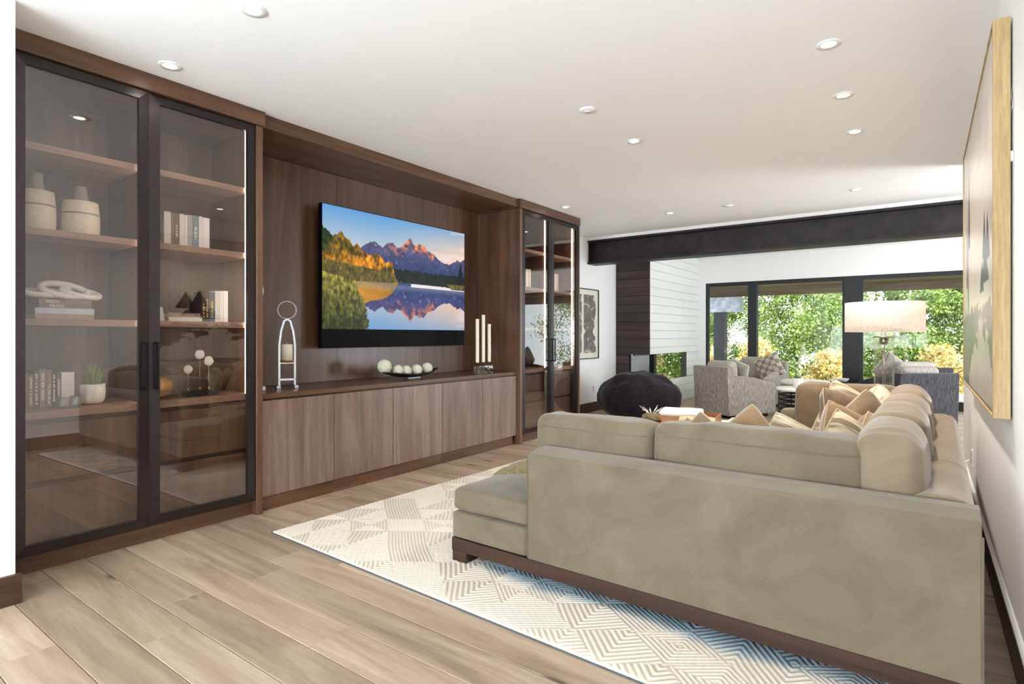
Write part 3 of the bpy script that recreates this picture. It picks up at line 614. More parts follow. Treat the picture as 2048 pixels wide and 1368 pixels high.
def upright_book(xf, y0, y1, z0, h, d, col, label, group, marks=None, ink='ink_light', lean=0.0, text=None):
    t = tag(empty('book', (xf, (y0 + y1) / 2, z0)), label, 'book', group); w = y1 - y0 - .0008; m = cmat(col); c = .0022
    v, f = [], []
    for b in [(-c, 0, -w / 2, w / 2, 0, h), (-d, -c, -w / 2, -w / 2 + c, 0, h), (-d, -c, w / 2 - c, w / 2, 0, h)]:
        bv, bf = box_vf(*b); n = len(v); v += bv; f += [tuple(i + n for i in q) for q in bf]
    mesh('cover', v, f, m, t); box('pages', (-d + .004, -c, -w / 2 + c, w / 2 - c, .003, h - .004), M['paper'], t)
    if marks:
        v, f = [], []; zc = h * marks[0]
        while zc < h * marks[1]:
            L = random.uniform(.004, .011); b = (0, .0004, -w * .2, w * .2, zc, min(zc + L, h * .97)); bv, bf = box_vf(*b); n = len(v); v += bv; f += [tuple(i + n for i in q) for q in bf]; zc += L + random.choice((.002, .002, .008))
        mesh('spine_lettering', v, f, M[ink], t)
    if text: lettering(t, text[0], text[1], (.0004, text[2], h * text[3]), (math.pi / 2, -math.pi / 2, math.pi / 2) if False else (math.pi / 2, math.pi / 2, math.pi / 2), M[ink])
    if lean: t.rotation_euler = (lean, 0, 0)
    return t
def flat_book(xf, y0, y1, z0, th, d, col, label, group, rz=0.0, text=None, ink='ink_light'):
    t = tag(empty('book', (xf, (y0 + y1) / 2, z0), rz), label, 'book', group); w = y1 - y0; m = cmat(col); c = .0025
    v, f = [], []
    for b in [(-c, 0, -w / 2, w / 2, 0, th), (-d, -c, -w / 2, w / 2, 0, c), (-d, -c, -w / 2, w / 2, th - c, th)]:
        bv, bf = box_vf(*b); n = len(v); v += bv; f += [tuple(i + n for i in q) for q in bf]
    mesh('cover', v, f, m, t); box('pages', (-d + .005, -c, -w / 2 + .004, w / 2 - .004, c, th - c), M['paper'], t)
    if text: lettering(t, text[0], text[1], (.0006, text[2], th * .5), (math.pi / 2, 0, math.pi / 2), M[ink])
    return t
ZC = .8225
XB = -3.90
low = [((33, 741), 42, (232, 226, 222), 'tall white book at the end against the door edge', None), ((43, 747), 56.6, (150, 112, 92), 'brown backed book with a pale spine, second from the door edge', None),
       ((57, 749), 67, (140, 130, 124), 'short grey book, third from the door edge', (.12, .9)), ((67.6, 742), 78.6, (112, 94, 80), 'brown book with fine pale lettering, fourth from the door edge', (.1, .9)),
       ((79, 738), 92, (150, 138, 132), 'thick taupe book, tallest in the lower row', (.2, .85)), ((93, 740), 103.4, (164, 142, 128), 'tan pink book right after the tallest taupe one', (.1, .6)),
       ((103.6, 744), 112.6, (92, 82, 70), 'dark brown book with bold lettering down its spine', (.15, .9)), ((112.8, 745), 122.3, (98, 96, 98), 'dark grey book beside the wide white book', (.3, .8)), ((122.5, 745), 148.8, (236, 230, 218), 'wide white book ending the lower row beside the grass pot', None)]
for (p0, px1, col, lb, mk) in low:
    a = onx(p0[0], p0[1], XB); b_ = onx(px1, p0[1], XB)
    t = upright_book(XB, a.y, b_.y, ZC, a.z - ZC, .16 if p0[0] > 60 else .2, col, lb, 'books on the lower left counter', mk)
mp = lambda px, py, X: onx(px, py, X)
for i, (px0, px1, ptop) in enumerate([(112, 139, 797.5), (140, 163.5, 793)]):
    X = -3.80; a, b_ = onx(px0, 810, X), onx(px1, 810, X); r = (b_.y - a.y) / 2; h = onx((px0 + px1) / 2, ptop, X).z - ZC + .004
    t = lathe('votive_cup', [(r * .86, 0), (r * .98, h * .25), (r, h), (r * .9, h), (r * .86, h * .3), (r * .5, .012)], M['smoke_glass'], None, 28, (0, 0, 0)); t.location = (X, (a.y + b_.y) / 2, ZC)
    tag(t, ['wider grey glass votive cup in front of the dark books', 'narrower grey glass votive cup beside the grass pot'][i], 'cup', 'votive cups on the lower counter')
# fluted pot with ornamental grass
X = -3.90; a, b_ = onx(158, 790, X), onx(210, 790, X); r = (b_.y - a.y) / 2; h = onx(184, 772, X).z - ZC + .012
pot = tag(empty('potted_grass', (X, (a.y + b_.y) / 2, ZC)), 'spiky green grass in a fluted white pot', 'plant')
lathe('pot', [(r * .55, 0), (r * .78, h * .06), (r * .93, h * .25), (r, h * .6), (r, h), (r * .92, h), (r * .9, h * .85), (.004, h * .82)], M['white_stone'], pot, 64, fn=lambda rr, z_, an: rr * (1 + .045 * math.cos(9 * an) * max(0, 1 - z_ / h)) )
V, Fc = [], []
for k in range(150):
    an = random.uniform(0, 2 * math.pi); ln = random.uniform(.10, .19); sp = random.uniform(.15, 1.25); r0 = random.uniform(0, r * .7); w_ = random.uniform(.0016, .0032)
    bx, by = r0 * math.cos(an), r0 * math.sin(an); dx, dy = math.cos(an), math.sin(an)
    n0 = len(V)
    for i in range(6):
        t_ = i / 5; hz = ln * math.sin(t_ * min(1.57, 1.57 - sp * .3)) * (1 - .35 * sp * t_ * t_); out = ln * .75 * sp * t_ ** 1.4
        cx_, cy_ = bx + dx * out, by + dy * out; ww = w_ * (1 - t_ * .92)
        V += [(cx_ - dy * ww, cy_ + dx * ww, h * .82 + hz), (cx_ + dy * ww, cy_ - dx * ww, h * .82 + hz)]
        if i: q = n0 + 2 * i; Fc.append((q - 2, q - 1, q + 1, q))
o = mesh('grass_blades', V, Fc, M['plant'], pot, True); o['kind'] = 'stuff'
# stack with link sculpture
XK = -3.83; ZS3 = 1.3065
def yat(px, X): return onx(px, 670, X).y
flat_book(XK, yat(70, XK), yat(188, XK), ZS3, .028, .22, (176, 150, 130), 'tan book at the bottom of the stack under the link sculpture', 'stacked books under the link sculpture')
flat_book(XK, yat(70, XK), yat(188.5, XK), ZS3 + .0285, .032, .22, (206, 206, 214), 'pale blue grey book in the stack under the link sculpture', 'stacked books under the link sculpture')
flat_book(XK - .004, yat(78, XK), yat(184.5, XK), ZS3 + .061, .021, .2, (128, 108, 98), 'brown book lettered BEARS under the link sculpture', 'stacked books under the link sculpture', text=('BEARS', .024, -.04))
flat_book(XK - .006, yat(78, XK), yat(184.5, XK), ZS3 + .0825, .026, .2, (142, 122, 112), 'taupe book lettered BIRDS on top of the stack', 'stacked books under the link sculpture', text=('BIRDS', .022, -.06))
kn = tag(empty('link_sculpture', (XK - .09, yat(125, XK - .09), ZS3 + .109)), 'white interlocking chain link sculpture lying on stacked books', 'sculpture')
def chain_link(cx, cy, cz, a, b_, rx, ry, rz, r):
    R = Matrix.Translation((cx, cy, cz)) @ Matrix.Rotation(rz, 4, 'Z') @ Matrix.Rotation(ry, 4, 'Y') @ Matrix.Rotation(rx, 4, 'X')
    pts = [R @ Vector((b_ * math.cos(t_) , a * math.sin(t_) * (1 + .12 * abs(math.sin(t_))), 0)) for t_ in np.linspace(0, 2 * math.pi, 41)[:-1]]
    tube('chain_link', pts, r, M['white_stone'], kn, 12, True)
chain_link(0.0, -.085, .036, .078, .05, .02, .30, .15, .0165)
chain_link(0.012, .005, .056, .095, .058, -.14, .68, -.1, .018)
chain_link(0.0, .085, .044, .082, .052, -.12, .42, .1, .018)
# vases
def vase(px, ptop, rpx, lb, XV=-3.95):
    c = onx(px, 420, XV); zt = onx(px, ptop, XV).z; H = zt - 1.781; w_ = -math.sin(YAW) * XV + math.cos(YAW) * c.y; R = rpx * w_ / F_PX
    t = tag(empty('vase', (XV, c.y, 1.781)), lb, 'vase', 'ribbed vases on the upper shelf')
    hb = H * .70; n = 40
    prof = [(R * .86, 0)] + [(R * (.88 + .12 * math.sin(math.pi * min(1, .2 + .75 * k / n))) * (1 + .012 * math.sin(k * 2.6)), hb * k / n) for k in range(n + 1)] + [(R * .55, hb + .006)]
    lathe('body', prof, M['ceramic'], t, 64, fn=lambda r, z_, a: r * (1 + .008 * math.cos(60 * a) * (1 if z_ > hb * .62 else 0)))
    lathe('band', [(R * .985, hb * .62), (R * 1.006, hb * .63), (R * 1.006, hb * .66), (R * .985, hb * .67)], M['ceramic_grey'], t, 48, cap=False)
    lathe('neck', [(R * .44, hb), (R * .42, hb + .015), (R * .36, hb + (H - hb) * .6), (R * .33, H - .003), (R * .36, H), (R * .26, H), (R * .26, H - .03)], M['ceramic_grey'], t, 32)
vase(72, 347, 32, 'larger ribbed cream vase with a grey neck, beside the white wall return'); vase(161, 375, 32, 'smaller ribbed cream vase with a grey neck, beside the door frame')
# right bay: upper books
XU = -3.86; ZU = 1.7805
up = [(328, 342, (240, 234, 218), 'ivory book opening the upper row'), (342.5, 348, (150, 128, 112), 'thin tan book in the upper row'), (348.3, 359, (132, 104, 92), 'brown book with white lettering in the upper row'), (359.3, 369, (244, 234, 226), 'blush white book after the brown one in the upper row'), (369.3, 375.5, (240, 236, 222), 'narrow ivory book in the upper row'), (375.8, 385, (184, 178, 174), 'grey book beside the teal book'), (385.3, 397.5, (128, 150, 158), 'teal book in the upper row'), (397.8, 406, (238, 230, 228), 'white book just after the teal book'), (406.3, 419, (244, 236, 230), 'broad white book ending the upper row')]
tops = [423, 425, 426, 428, 430, 430, 431, 433, 436]
for (a, b_, col, lb), tp in zip(up, tops):
    ya, yb = onx(a, 460, XU).y, onx(b_, 460, XU).y; h_ = onx((a + b_) / 2, tp, XU).z - ZU
    upright_book(XU, ya, yb, ZU, h_, .17, col, lb, 'books on the upper right shelf', (.3, .65) if col[0] < 140 else None)
# right bay: middle shelf
XM = -3.84
flat_book(XM, yat(338, XM), yat(410, XM), ZS3, .027, .18, (232, 226, 214), 'white book lying under the gold lettered one', 'books on the middle right shelf')
flat_book(XM - .005, yat(337, XM), yat(402, XM), ZS3 + .0275, .027, .17, (150, 128, 112), 'taupe book with gold lettering lying on the white book', 'books on the middle right shelf', text=('LONE WIND', .02, .0), ink='ink_gold')
mid = [(404, 411, 590, (60, 50, 44), 'dark brown upright book beside the lying books'), (411.3, 418, 583, (62, 34, 30), 'oxblood book with gold lettering'), (418.3, 430, 585, (70, 96, 108), 'dark blue book with a grey band'), (430.3, 439, 582, (226, 220, 214), 'white book next to the blue one, middle shelf'), (439.3, 447, 582, (234, 230, 224), 'white book second from the end, middle shelf'), (447.3, 456, 582, (240, 236, 230), 'white book ending the middle shelf row')]
for a, b_, tp, col, lb in mid:
    ya, yb = onx(a, 600, XM).y, onx(b_, 600, XM).y; upright_book(XM, ya, yb, ZS3, onx((a + b_) / 2, tp, XM).z - ZS3, .17, col, lb, 'books on the middle right shelf', (.15, .7) if col[0] < 80 else None, 'ink_gold')
cd = prism('photo_card', [(0, 0), (.004, 0), (-.03, .09), (-.034, .09)], 1, 0, .10, cmat((236, 234, 230))); cd.location = (-3.86, yat(319, -3.86) - .07, ZS3); tag(cd, 'small white card leaning behind the door stile', 'card')
# gold ball and flower picks
bm = bmesh.new(); bmesh.ops.create_icosphere(bm, subdivisions=4, radius=.076)
for v in bm.verts: v.co *= 1 + .03 * noise.noise(v.co * 28)
o = bm_obj('gold_ball', bm, M['gold'], None, True); o.location = (-3.88, onx(321, 772, -3.88).y, ZC + .0755); tag(o, 'cracked gold decorative ball behind the door handle', 'ball')
fs = tag(empty('flower_ornament', (-3.86, onx(399, 780, -3.86).y, ZC)), 'three white disc flowers on thin gold stems over a dark base', 'ornament')
box('base', (-.035, .035, -.10, .11, 0, .035), M['black_metal'], fs, .003)
for px, py, r in ((376, 739, 10), (399.6, 709, 11), (417.5, 722, 11)):
    q = onx(px, py, -3.86); yy = q.y - fs.location.y; zz = q.z - ZC; rr = r * .00285
    lathe('stem', [(.0022, .035), (.0022, zz)], M['nickel'], fs, 8, (0, yy, 0)); lathe('stem_collar', [(.008, .035), (.007, .05), (.003, .056)], M['gold'], fs, 12, (0, yy, 0))
    bm = bmesh.new(); bmesh.ops.create_icosphere(bm, subdivisions=3, radius=rr)
    for v in bm.verts: v.co.x *= .45; v.co *= 1 + .12 * noise.noise(v.co * 80 + Vector((px, 0, 0)))
    bmesh.ops.translate(bm, verts=bm.verts, vec=(0, yy, zz)); bm_obj('flower_disc', bm, M['white_stone'], fs, True)
# far cabinet books
XQ = -3.86
for (a, b_, tp, zsh, col, lb) in [(1052, 1057, 540, 1.7805, (238, 226, 214), 'cream book on the far cabinet shelf, first bay'), (1057.3, 1062, 541, 1.7805, (220, 196, 182), 'pink book on the far cabinet shelf, first bay'), (1110, 1113, 549, 1.7805, (232, 214, 206), 'pale book on the far cabinet shelf, second bay'), (1113.3, 1117, 552, 1.7805, (206, 160, 146), 'rose book on the far cabinet shelf, second bay')]:
    ya, yb = onx(a, 560, XQ).y, onx(b_, 560, XQ).y; upright_book(XQ, ya, yb, zsh, .23, .17, col, lb, 'books in the far cabinet')

# ---------------------------------------------------------------- rug (relief woven in ribs)
def make_rug():
    L, W, st = 3.22, 4.1, .0054; nx, ny = int(L / st), int(W / st)
    U, V = np.meshgrid(np.linspace(0, L, nx), np.linspace(0, W, ny))
    wob = lambda f, s, a: a * np.sin(U * f + s) * np.cos(V * f * .83 + 2 * s)
    A, B = .38, .29
    u = (U + wob(5, 1, .012)) / A; v = (V + wob(6, 2, .012)) / B
    p, q = u + v, u - v; ci, cj = np.floor(p).astype(int), np.floor(q).astype(int); a, b_ = p - ci - .5, q - cj - .5
    hsh = ((ci * 73856093) ^ (cj * 19349663)) % 7
    lx, ly = (a + b_) * A * .5, (a - b_) * B * .5
    per = .0255
    d = np.select([hsh == 0, hsh == 1, hsh == 2, hsh == 3, hsh == 4], [np.maximum(np.abs(a), np.abs(b_)) * .30, np.abs(lx) * .8 + ly * .65, a * .31, b_ * .31, np.maximum(np.abs(a), np.abs(b_)) * .30], np.abs(lx) * .75 - ly * .7)
    d = d + (U * 0) ; rib = np.abs(((d / per) % 1.0) * 2 - 1)           # 0 groove .. 1 ridge
    edge = np.minimum(.5 - np.abs(a), .5 - np.abs(b_)); r = np.random.default_rng(3)
    knot = .5 + .5 * np.sin((U + V) * 320) * np.sin((U - V) * 300)
    bord = np.minimum(np.minimum(U, L - U), np.minimum(V, W - V)); rise = np.clip(bord / .012, 0, 1)
    z = (.006 + .0065 * np.sqrt(np.clip(rib, 0, 1)) + .0016 * knot * rib + r.random(U.shape) * .0008) * rise + .001
    cream, tan = np.array((224, 214, 200.)), np.array((186, 167, 143.))
    t = np.clip((rib - .16) / .30, 0, 1); shade_ = .5 + .5 * (hsh % 4) / 3; t = 1 - (1 - t) * shade_; warm = (fbm(U / L, V / W, 9, 9, 21) - .5) * 36
    col = tan * (1 - t[..., None]) + cream * t[..., None] + warm[..., None] * np.array((.7, .8, 1.0)) * .55
    # blue grey wave running through the field under the sofa
    wave = .365 + .02 * np.sin(U * 6.5) + .12 * (fbm(U / L, V / W, 12, 12, 22) - .5) ; bl = np.clip((V - wave) / .07, 0, 1) * np.clip((1.35 - V) / .25, 0, 1) * np.clip((U - 1.22) / .22, 0, 1)
    blue = np.array((50, 64, 76.)) * (1 - t[..., None]) + np.array((158, 176, 186.)) * t[..., None]
    bl = bl * np.clip(.75 + (hsh % 3) * .2, 0, 1); col = col * (1 - bl[..., None]) + blue * bl[..., None]
    co = np.stack([U, V, z], -1).reshape(-1, 3); idx = np.arange(nx * ny).reshape(ny, nx)
    quads = np.stack([idx[:-1, :-1], idx[:-1, 1:], idx[1:, 1:], idx[1:, :-1]], -1).reshape(-1, 4)
    root = tag(empty('rug', (-3.258, 1.963, 0), math.radians(-2.1)), 'cream carved wool rug with chevron ribs and a blue grey wave', 'rug')
    o = np_mesh('pile', co, quads, M['rug'], root, lin_np(np.clip(col, 0, 255)).reshape(-1, 3), True); o['kind'] = 'stuff'
    multi('backing', [(0.0, L, -.004, .003, 0.0005, .006), (-.004, .003, 0, W, .0005, .006)], cmat((86, 88, 92)), root)
make_rug()

# ---------------------------------------------------------------- sectional sofa
sofa = tag(empty('sectional_sofa', (-2.06, 2.285, 0), math.radians(-0.9)), 'large taupe velvet sectional sofa on a dark wood plinth', 'sofa')
B0, B1, ST, BT = .134, .278, .40, .645
# frame coordinates: x along the near back (0..2.19), y away from the camera
SW = 2.20; END = 2.72
P = lambda o: o
rail = [(0, SW, 0.0, .03, .068, .134), (0, .03, .03, 1.0, .068, .134), (SW - .03, SW, .03, END, .068, .134), (1.06, 1.09, 1.0, END, .068, .134), (0.0, 1.09, .985, 1.015, .068, .134), (1.06, SW, END - .03, END, .068, .134)]
multi('plinth_rail', rail, M['walnut_dx'], sofa)
for lx, ly in ((0.0, 0.0), (0.0, .90), (SW - .1, 0.0), (SW - .1, 1.3), (1.06, END - .1), (SW - .1, END - .1), (1.06, 1.5)): box('leg', (lx + .001, lx + .10, ly + .001, ly + .10, .010, .067), M['walnut_dx'], sofa, .003)
def soft(name, b, r, mat, **k):
    c = ((b[0] + b[1]) / 2, (b[2] + b[3]) / 2, (b[4] + b[5]) / 2); return rbox(name, (b[1] - b[0], b[3] - b[2], b[5] - b[4]), r, mat, sofa, c, **k)
soft('seat_base', (-.006, .497, .0, 1.0, B0, B1), .022, M['velvet'], n=10); soft('seat_base', (.498, 1.10, .195, 1.0, B0, B1), .022, M['velvet'], n=10); soft('seat_base', (1.10, SW - .19, .195, END - .17, B0, B1), .022, M['velvet'], n=10)
soft('seat_cushion', (.0, .498, .006, .985, B1 + .001, ST), .030, M['velvet'], puff=(0, 0, .016), n=16, wrinkle=.004)
soft('seat_cushion', (.50, 1.10, .21, .985, B1 + .001, ST), .03, M['velvet_warm_lit'], puff=(0, 0, .012)); soft('seat_cushion', (1.10, 1.98, .21, 1.15, B1 + .001, ST), .03, M['velvet_warm_lit'], puff=(0, 0, .012))
soft('seat_cushion', (1.10, 1.98, 1.16, 1.85, B1 + .001, ST), .03, M['velvet_warm_lit'], puff=(0, 0, .012)); soft('seat_cushion', (1.10, 1.98, 1.86, 2.54, B1 + .001, ST), .03, M['velvet_warm_lit'], puff=(0, 0, .012))
# near back: flat face towards the camera, slightly sloping rounded top
bx = [(.0, B0), (0, BT - .012), (.004, BT - .004), (.012, BT), (.10, BT + .016), (.165, BT + .016), (.185, BT + .004), (.19, BT - .02), (.19, B0)]
prism('back_panel', bx, 0, .498, SW, M['velvet'], sofa, .004, 2)
# right back in two modules, rolled top
def rolled(y0, y1):
    rx = [(SW - .19, B0), (SW - .19, BT - .02), (SW - .178, BT + .008), (SW - .14, BT + .024), (SW - .08, BT + .028), (SW - .03, BT + .012), (SW - .006, BT - .022), (SW, BT - .06), (SW + .002, B0)]
    o = prism('back_panel', rx, 1, y0, y1, M['velvet_warm_lit'], sofa, .008, 2); return o
rolled(.192, .87); rolled(.873, END)
soft('arm_panel', (1.10, SW - .19, END - .17, END, B0, BT), .03, M['velvet'], n=10)
# loose back cushions
soft('back_cushion', (.395, 1.045, .20, .43, ST + .004, .803), .055, M['velvet'], puff=(.012, .02, .012), wrinkle=.010, seed=3)
soft('back_cushion', (1.05, 1.885, .20, .43, ST + .004, .820), .055, M['velvet'], puff=(.012, .02, .012), wrinkle=.010, seed=8)
for i, (y0, y1) in enumerate([(.20, .80), (.80, 1.36), (1.37, 1.93), (1.94, 2.50)]):
    soft('back_cushion', (1.835, 2.045, y0 + .004, y1 - .004, ST + .01, .842 + .012 * (i % 2)), .055, M['velvet_warm_lit'], puff=(.03, .012, .04), n=26, wrinkle=.012, seed=20 + i * 3, ripple=.0035)
for x0_, x1_, zt in ((.42, 1.02, .752), (1.075, 1.86, .768)):
    tube('seam', [(x0_ + (x1_ - x0_) * k / 12, .1985 - .018 * (1 - ((k - 6) / 6) ** 2) * .55, zt + .0015 * math.sin(k * 1.7)) for k in range(13)], .0022, M['velvet'], sofa, 6)
tube('seam', [(SW + .001, .002, .14), (SW + .002, .002, .60)], .004, M['velvet'], sofa, 6); tube('seam', [(.498, -.0005, .14), (.498, -.0005, .63)], .0022, M['velvet'], sofa, 6)
soft('back_cushion', (1.25, 1.88, END - .42, END - .175, ST + .005, .87), .06, M['velvet_brown'], puff=(.01, .03, .0), wrinkle=.01, seed=41)

# throw pillows
def pillow(px, py, dist, size, yaw, tilt, roll, mat, label, thick=.19, pipe='piping', mesh_cache={}):
    n = 18; V, Fc = [], []; h = size / 2
    def pt(u, v, s):
        cr = 1 - .05 * (abs(u * v)) ** 6; k = (1 - .09 * (1 - v * v) * abs(u) ** 3) * cr; k2 = (1 - .09 * (1 - u * u) * abs(v) ** 3) * cr
        t_ = thick / 2 * (max(0, (1 - u ** 4)) ** .5 * max(0, (1 - v ** 4)) ** .5) ** .8
        return (u * h * k, s * t_, v * h * k2)
    for s in (-1, 1):
        for j in range(n + 1):
            for i in range(n + 1):
                u, v = -1 + 2 * i / n, -1 + 2 * j / n; u = math.copysign(abs(u) ** .75, u); v = math.copysign(abs(v) ** .75, v); x_, y_, z_ = pt(u, v, s)
                w_ = noise.noise(Vector((x_ * 9 + px, z_ * 9, s))) * .008 * (1 - max(abs(u), abs(v)) ** 4); V.append((x_, y_ + w_, z_))
    for s in (0, 1):
        for j in range(n):
            for i in range(n):
                a = s * (n + 1) ** 2 + j * (n + 1) + i; q = (a, a + 1, a + n + 2, a + n + 1); Fc.append(q if s == 0 else tuple(reversed(q)))
    o = empty('throw_pillow'); tag(o, label, 'pillow', 'throw pillows on the sectional sofa')
    mesh('pillow_body', V, Fc, mat, o, True)
    ed = [(u, -1) for u in np.linspace(-1, 1, 15)[:-1]] + [(1, v) for v in np.linspace(-1, 1, 15)[:-1]] + [(u, 1) for u in np.linspace(1, -1, 15)[:-1]] + [(-1, v) for v in np.linspace(1, -1, 15)[:-1]]
    tube('piping', [pt(u, v, 0) for u, v in ed], .0045, M[pipe], o, 6, True)
    R = Matrix.Rotation(yaw, 4, 'Z') @ Matrix.Rotation(tilt, 4, 'X') @ Matrix.Rotation(roll, 4, 'Y')
    # px, py is where the highest corner shows; hang the pillow from that corner
    cs = [R @ Vector((sx * h, 0, sz * h)) for sx in (-1, 1) for sz in (-1, 1)]; top = max(cs, key=lambda c: c.z)
    tip = Vector((0, 0, EYE)) + ray(px, py) * dist; o.matrix_world = Matrix.Translation(tip - top) @ R
    return o
D = math.radians
pillow(1375, 829, 2.70, .42, D(6), D(-14), D(38), M['velvet_brown'], 'small brown pillow, leftmost tip above the near sofa cushion')
pillow(1400, 816, 2.62, .48, D(-4), D(-14), D(34), M['velvet_brown'], 'brown velvet pillow behind the near back cushion, beside the camel one')
pillow(1506, 802, 2.72, .50, D(10), D(-14), D(-40), M['velvet_camel'], 'camel velvet pillow with a high pointed corner behind the near back cushion')
pillow(1550, 818, 2.60, .48, D(16), D(-14), D(24), M['stripe'], 'cream pillow with faint stripes beside the camel pillow')
pillow(1672, 811, 2.95, .50, D(40), D(-16), D(38), M['stripe'], 'cream striped pillow standing in the sofa corner')
pillow(1736, 817, 3.05, .46, D(70), D(-14), D(-30), M['velvet_camel'], 'brown pillow tucked between the striped pillow and the side cushions')
pillow(1655, 796, 3.2, .46, D(48), D(-14), D(26), M['velvet_camel'], 'tan pillow peeking out behind the corner striped pillow')
pillow(1733, 773, 3.5, .52, D(52), D(-14), D(-28), M['velvet_brown'], 'large brown pillow with a sharp corner in the middle of the side run')
pillow(1755, 763, 3.65, .50, D(74), D(-12), D(-24), M['stripe'], 'cream pillow squeezed behind the large brown pillow')
pillow(1665, 753, 3.75, .52, D(36), D(-14), D(30), M['stripe'], 'cream pillow with its corner highest in the far pile')
pillow(1643, 772, 3.65, .50, D(52), D(-14), D(12), M['velvet_brown'], 'brown piped pillow, leftmost of the far pile')

# fur throw over the seat end
def fur_throw():
    prof = [(-.055, .18), (-.05, .26), (-.035, .36), (-.005, .432), (.05, .452), (.15, .455), (.28, .452), (.42, .448), (.52, .445)]
    n = 30; V, Fc = [], []; m = len(prof)
    for s in (0, 1):
        for j in range(n + 1):
            t_ = j / n; yy = .36 + t_ * .44
            for i, (x_, z_) in enumerate(prof):
                e = math.sin(math.pi * t_) ** .4; k = noise.noise(Vector((x_ * 25, yy * 25, 3))) * .012
                dx = -.018 * (1 - s) * 0; V.append((x_ + (.028 if s and i < 3 else 0), yy - .05 + .62 * max(0, min(x_ + .055, .3)) + .012 * math.sin(i * .9), z_ - (.038 * (1 if i > 2 else .2) * s) - (1 - e) * .028 + (k if not s else 0)))
    for s in (0, 1):
        for j in range(n):
            for i in range(m - 1):
                a = s * (n + 1) * m + j * m + i; q = (a, a + m, a + m + 1, a + 1); Fc.append(tuple(reversed(q)) if s == 0 else q)
    off = (n + 1) * m
    for j in (0, n):
        for i in range(m - 1): a = j * m + i; q = (a, a + 1, a + 1 + off, a + off); Fc.append(tuple(reversed(q)) if j == 0 else q)
    for i in (0, m - 1):
        for j in range(n): a = j * m + i; q = (a, a + m, a + m + off, a + off); Fc.append(q if i == 0 else tuple(reversed(q)))
    o = mesh('fur_throw', V, Fc, M['fur'], None, True)
    sub = o.modifiers.new('s', 'SUBSURF'); sub.levels = 1; sub.render_levels = 1
    o.location = sofa.location; o.rotation_euler = sofa.rotation_euler; tag(o, 'olive brown fur throw draped over the open sofa seat', 'throw')
fur_throw()

# ---------------------------------------------------------------- coffee table in front of the sofa with tray, blankets
ct = tag(empty('coffee_table', (-1.55, 4.95, 0), math.radians(4)), 'white topped low coffee table behind the sofa cushions', 'table')
box('top', (-.48, .62, -.32, .42, .40, .44), M['white_gloss'], ct, .006, 2)
for lx in (-.44, .54):
    for ly in (-.28, .34): box('leg', (lx, lx + .05, ly, ly + .05, 0.0125, .4), M['oak_tray'], ct, .004)
tr = tag(empty('wooden_tray', (-1.70, 4.93, .441), math.radians(8)), 'honey wood tray under folded white blankets', 'tray')
box('bottom', (-.25, .27, -.2, .2, 0, .012), M['oak_tray'], tr); [box('side', b, M['oak_tray'], tr, .002) for b in ((-.25, -.235, -.2, .2, .012, .085), (.255, .27, -.2, .2, .012, .085), (-.235, .255, -.2, -.187, .012, .085), (-.235, .255, .187, .2, .012, .085))]
for i, (zz, sx) in enumerate(((.455, .40), (.512, .36))):
    o = rbox('folded_blanket', (sx, .30, .052), .024, M['linen'], None, (0, 0, 0), puff=(0, 0, .005), n=12, wrinkle=.005, seed=50 + i)
    o.location = (-1.74, 4.94, zz + .026); o.rotation_euler = (0, 0, math.radians(14)); tag(o, ['lower folded white blanket in the wooden tray', 'upper folded white blanket on the tray stack'][i], 'blanket', 'folded blankets on the tray')
o = rbox('folded_blanket', (.30, .26, .05), .024, M['linen'], None, (0, 0, 0), n=10, wrinkle=.006, seed=57); o.location = (-1.24, 5.12, .466); o.rotation_euler = (0, 0, .1); tag(o, 'white folded blanket beside the tray, behind the camel pillow', 'blanket', 'folded blankets on the tray')
bk = tag(empty('open_book', (-1.52, 4.68, .441), .3), 'open book with tan pages beside the wooden tray', 'book'); prism('pages', [(-.14, .09), (-.07, .10), (0, .085), (.07, .10), (.14, .09), (.14, .07), (0, .07), (-.14, .07)], 1, -.1, .1, cmat((216, 190, 146)), bk); box('stand', (-.1, .1, -.08, .08, 0, .07), M['oak_tray'], bk)
mo = tag(empty('moss_dish', (-1.93, 4.72, .441)), 'dish of dried moss and white sprigs beside the tray', 'dish')
lathe('dish', [(.03, 0), (.08, .02), (.10, .05), (.094, .05), (.07, .025), (.004, .02)], M['dark_wood_bowl'], mo, 24)
bm = bmesh.new(); bmesh.ops.create_icosphere(bm, subdivisions=4, radius=.075)
for v in bm.verts: v.co *= 1 + .25 * noise.noise(v.co * 45); v.co.z = max(-.02, v.co.z * .6) + .06
bm_obj('moss', bm, M['fur'], mo, True)
for k in range(9):
    a = k * .7; tube('sprig', [(0, 0, .06), (.05 * math.cos(a), .05 * math.sin(a), .12), (.10 * math.cos(a), .10 * math.sin(a), .135 + .012 * (k % 3))], [.003, .0035, .0015], M['white_stone'], mo, 6)

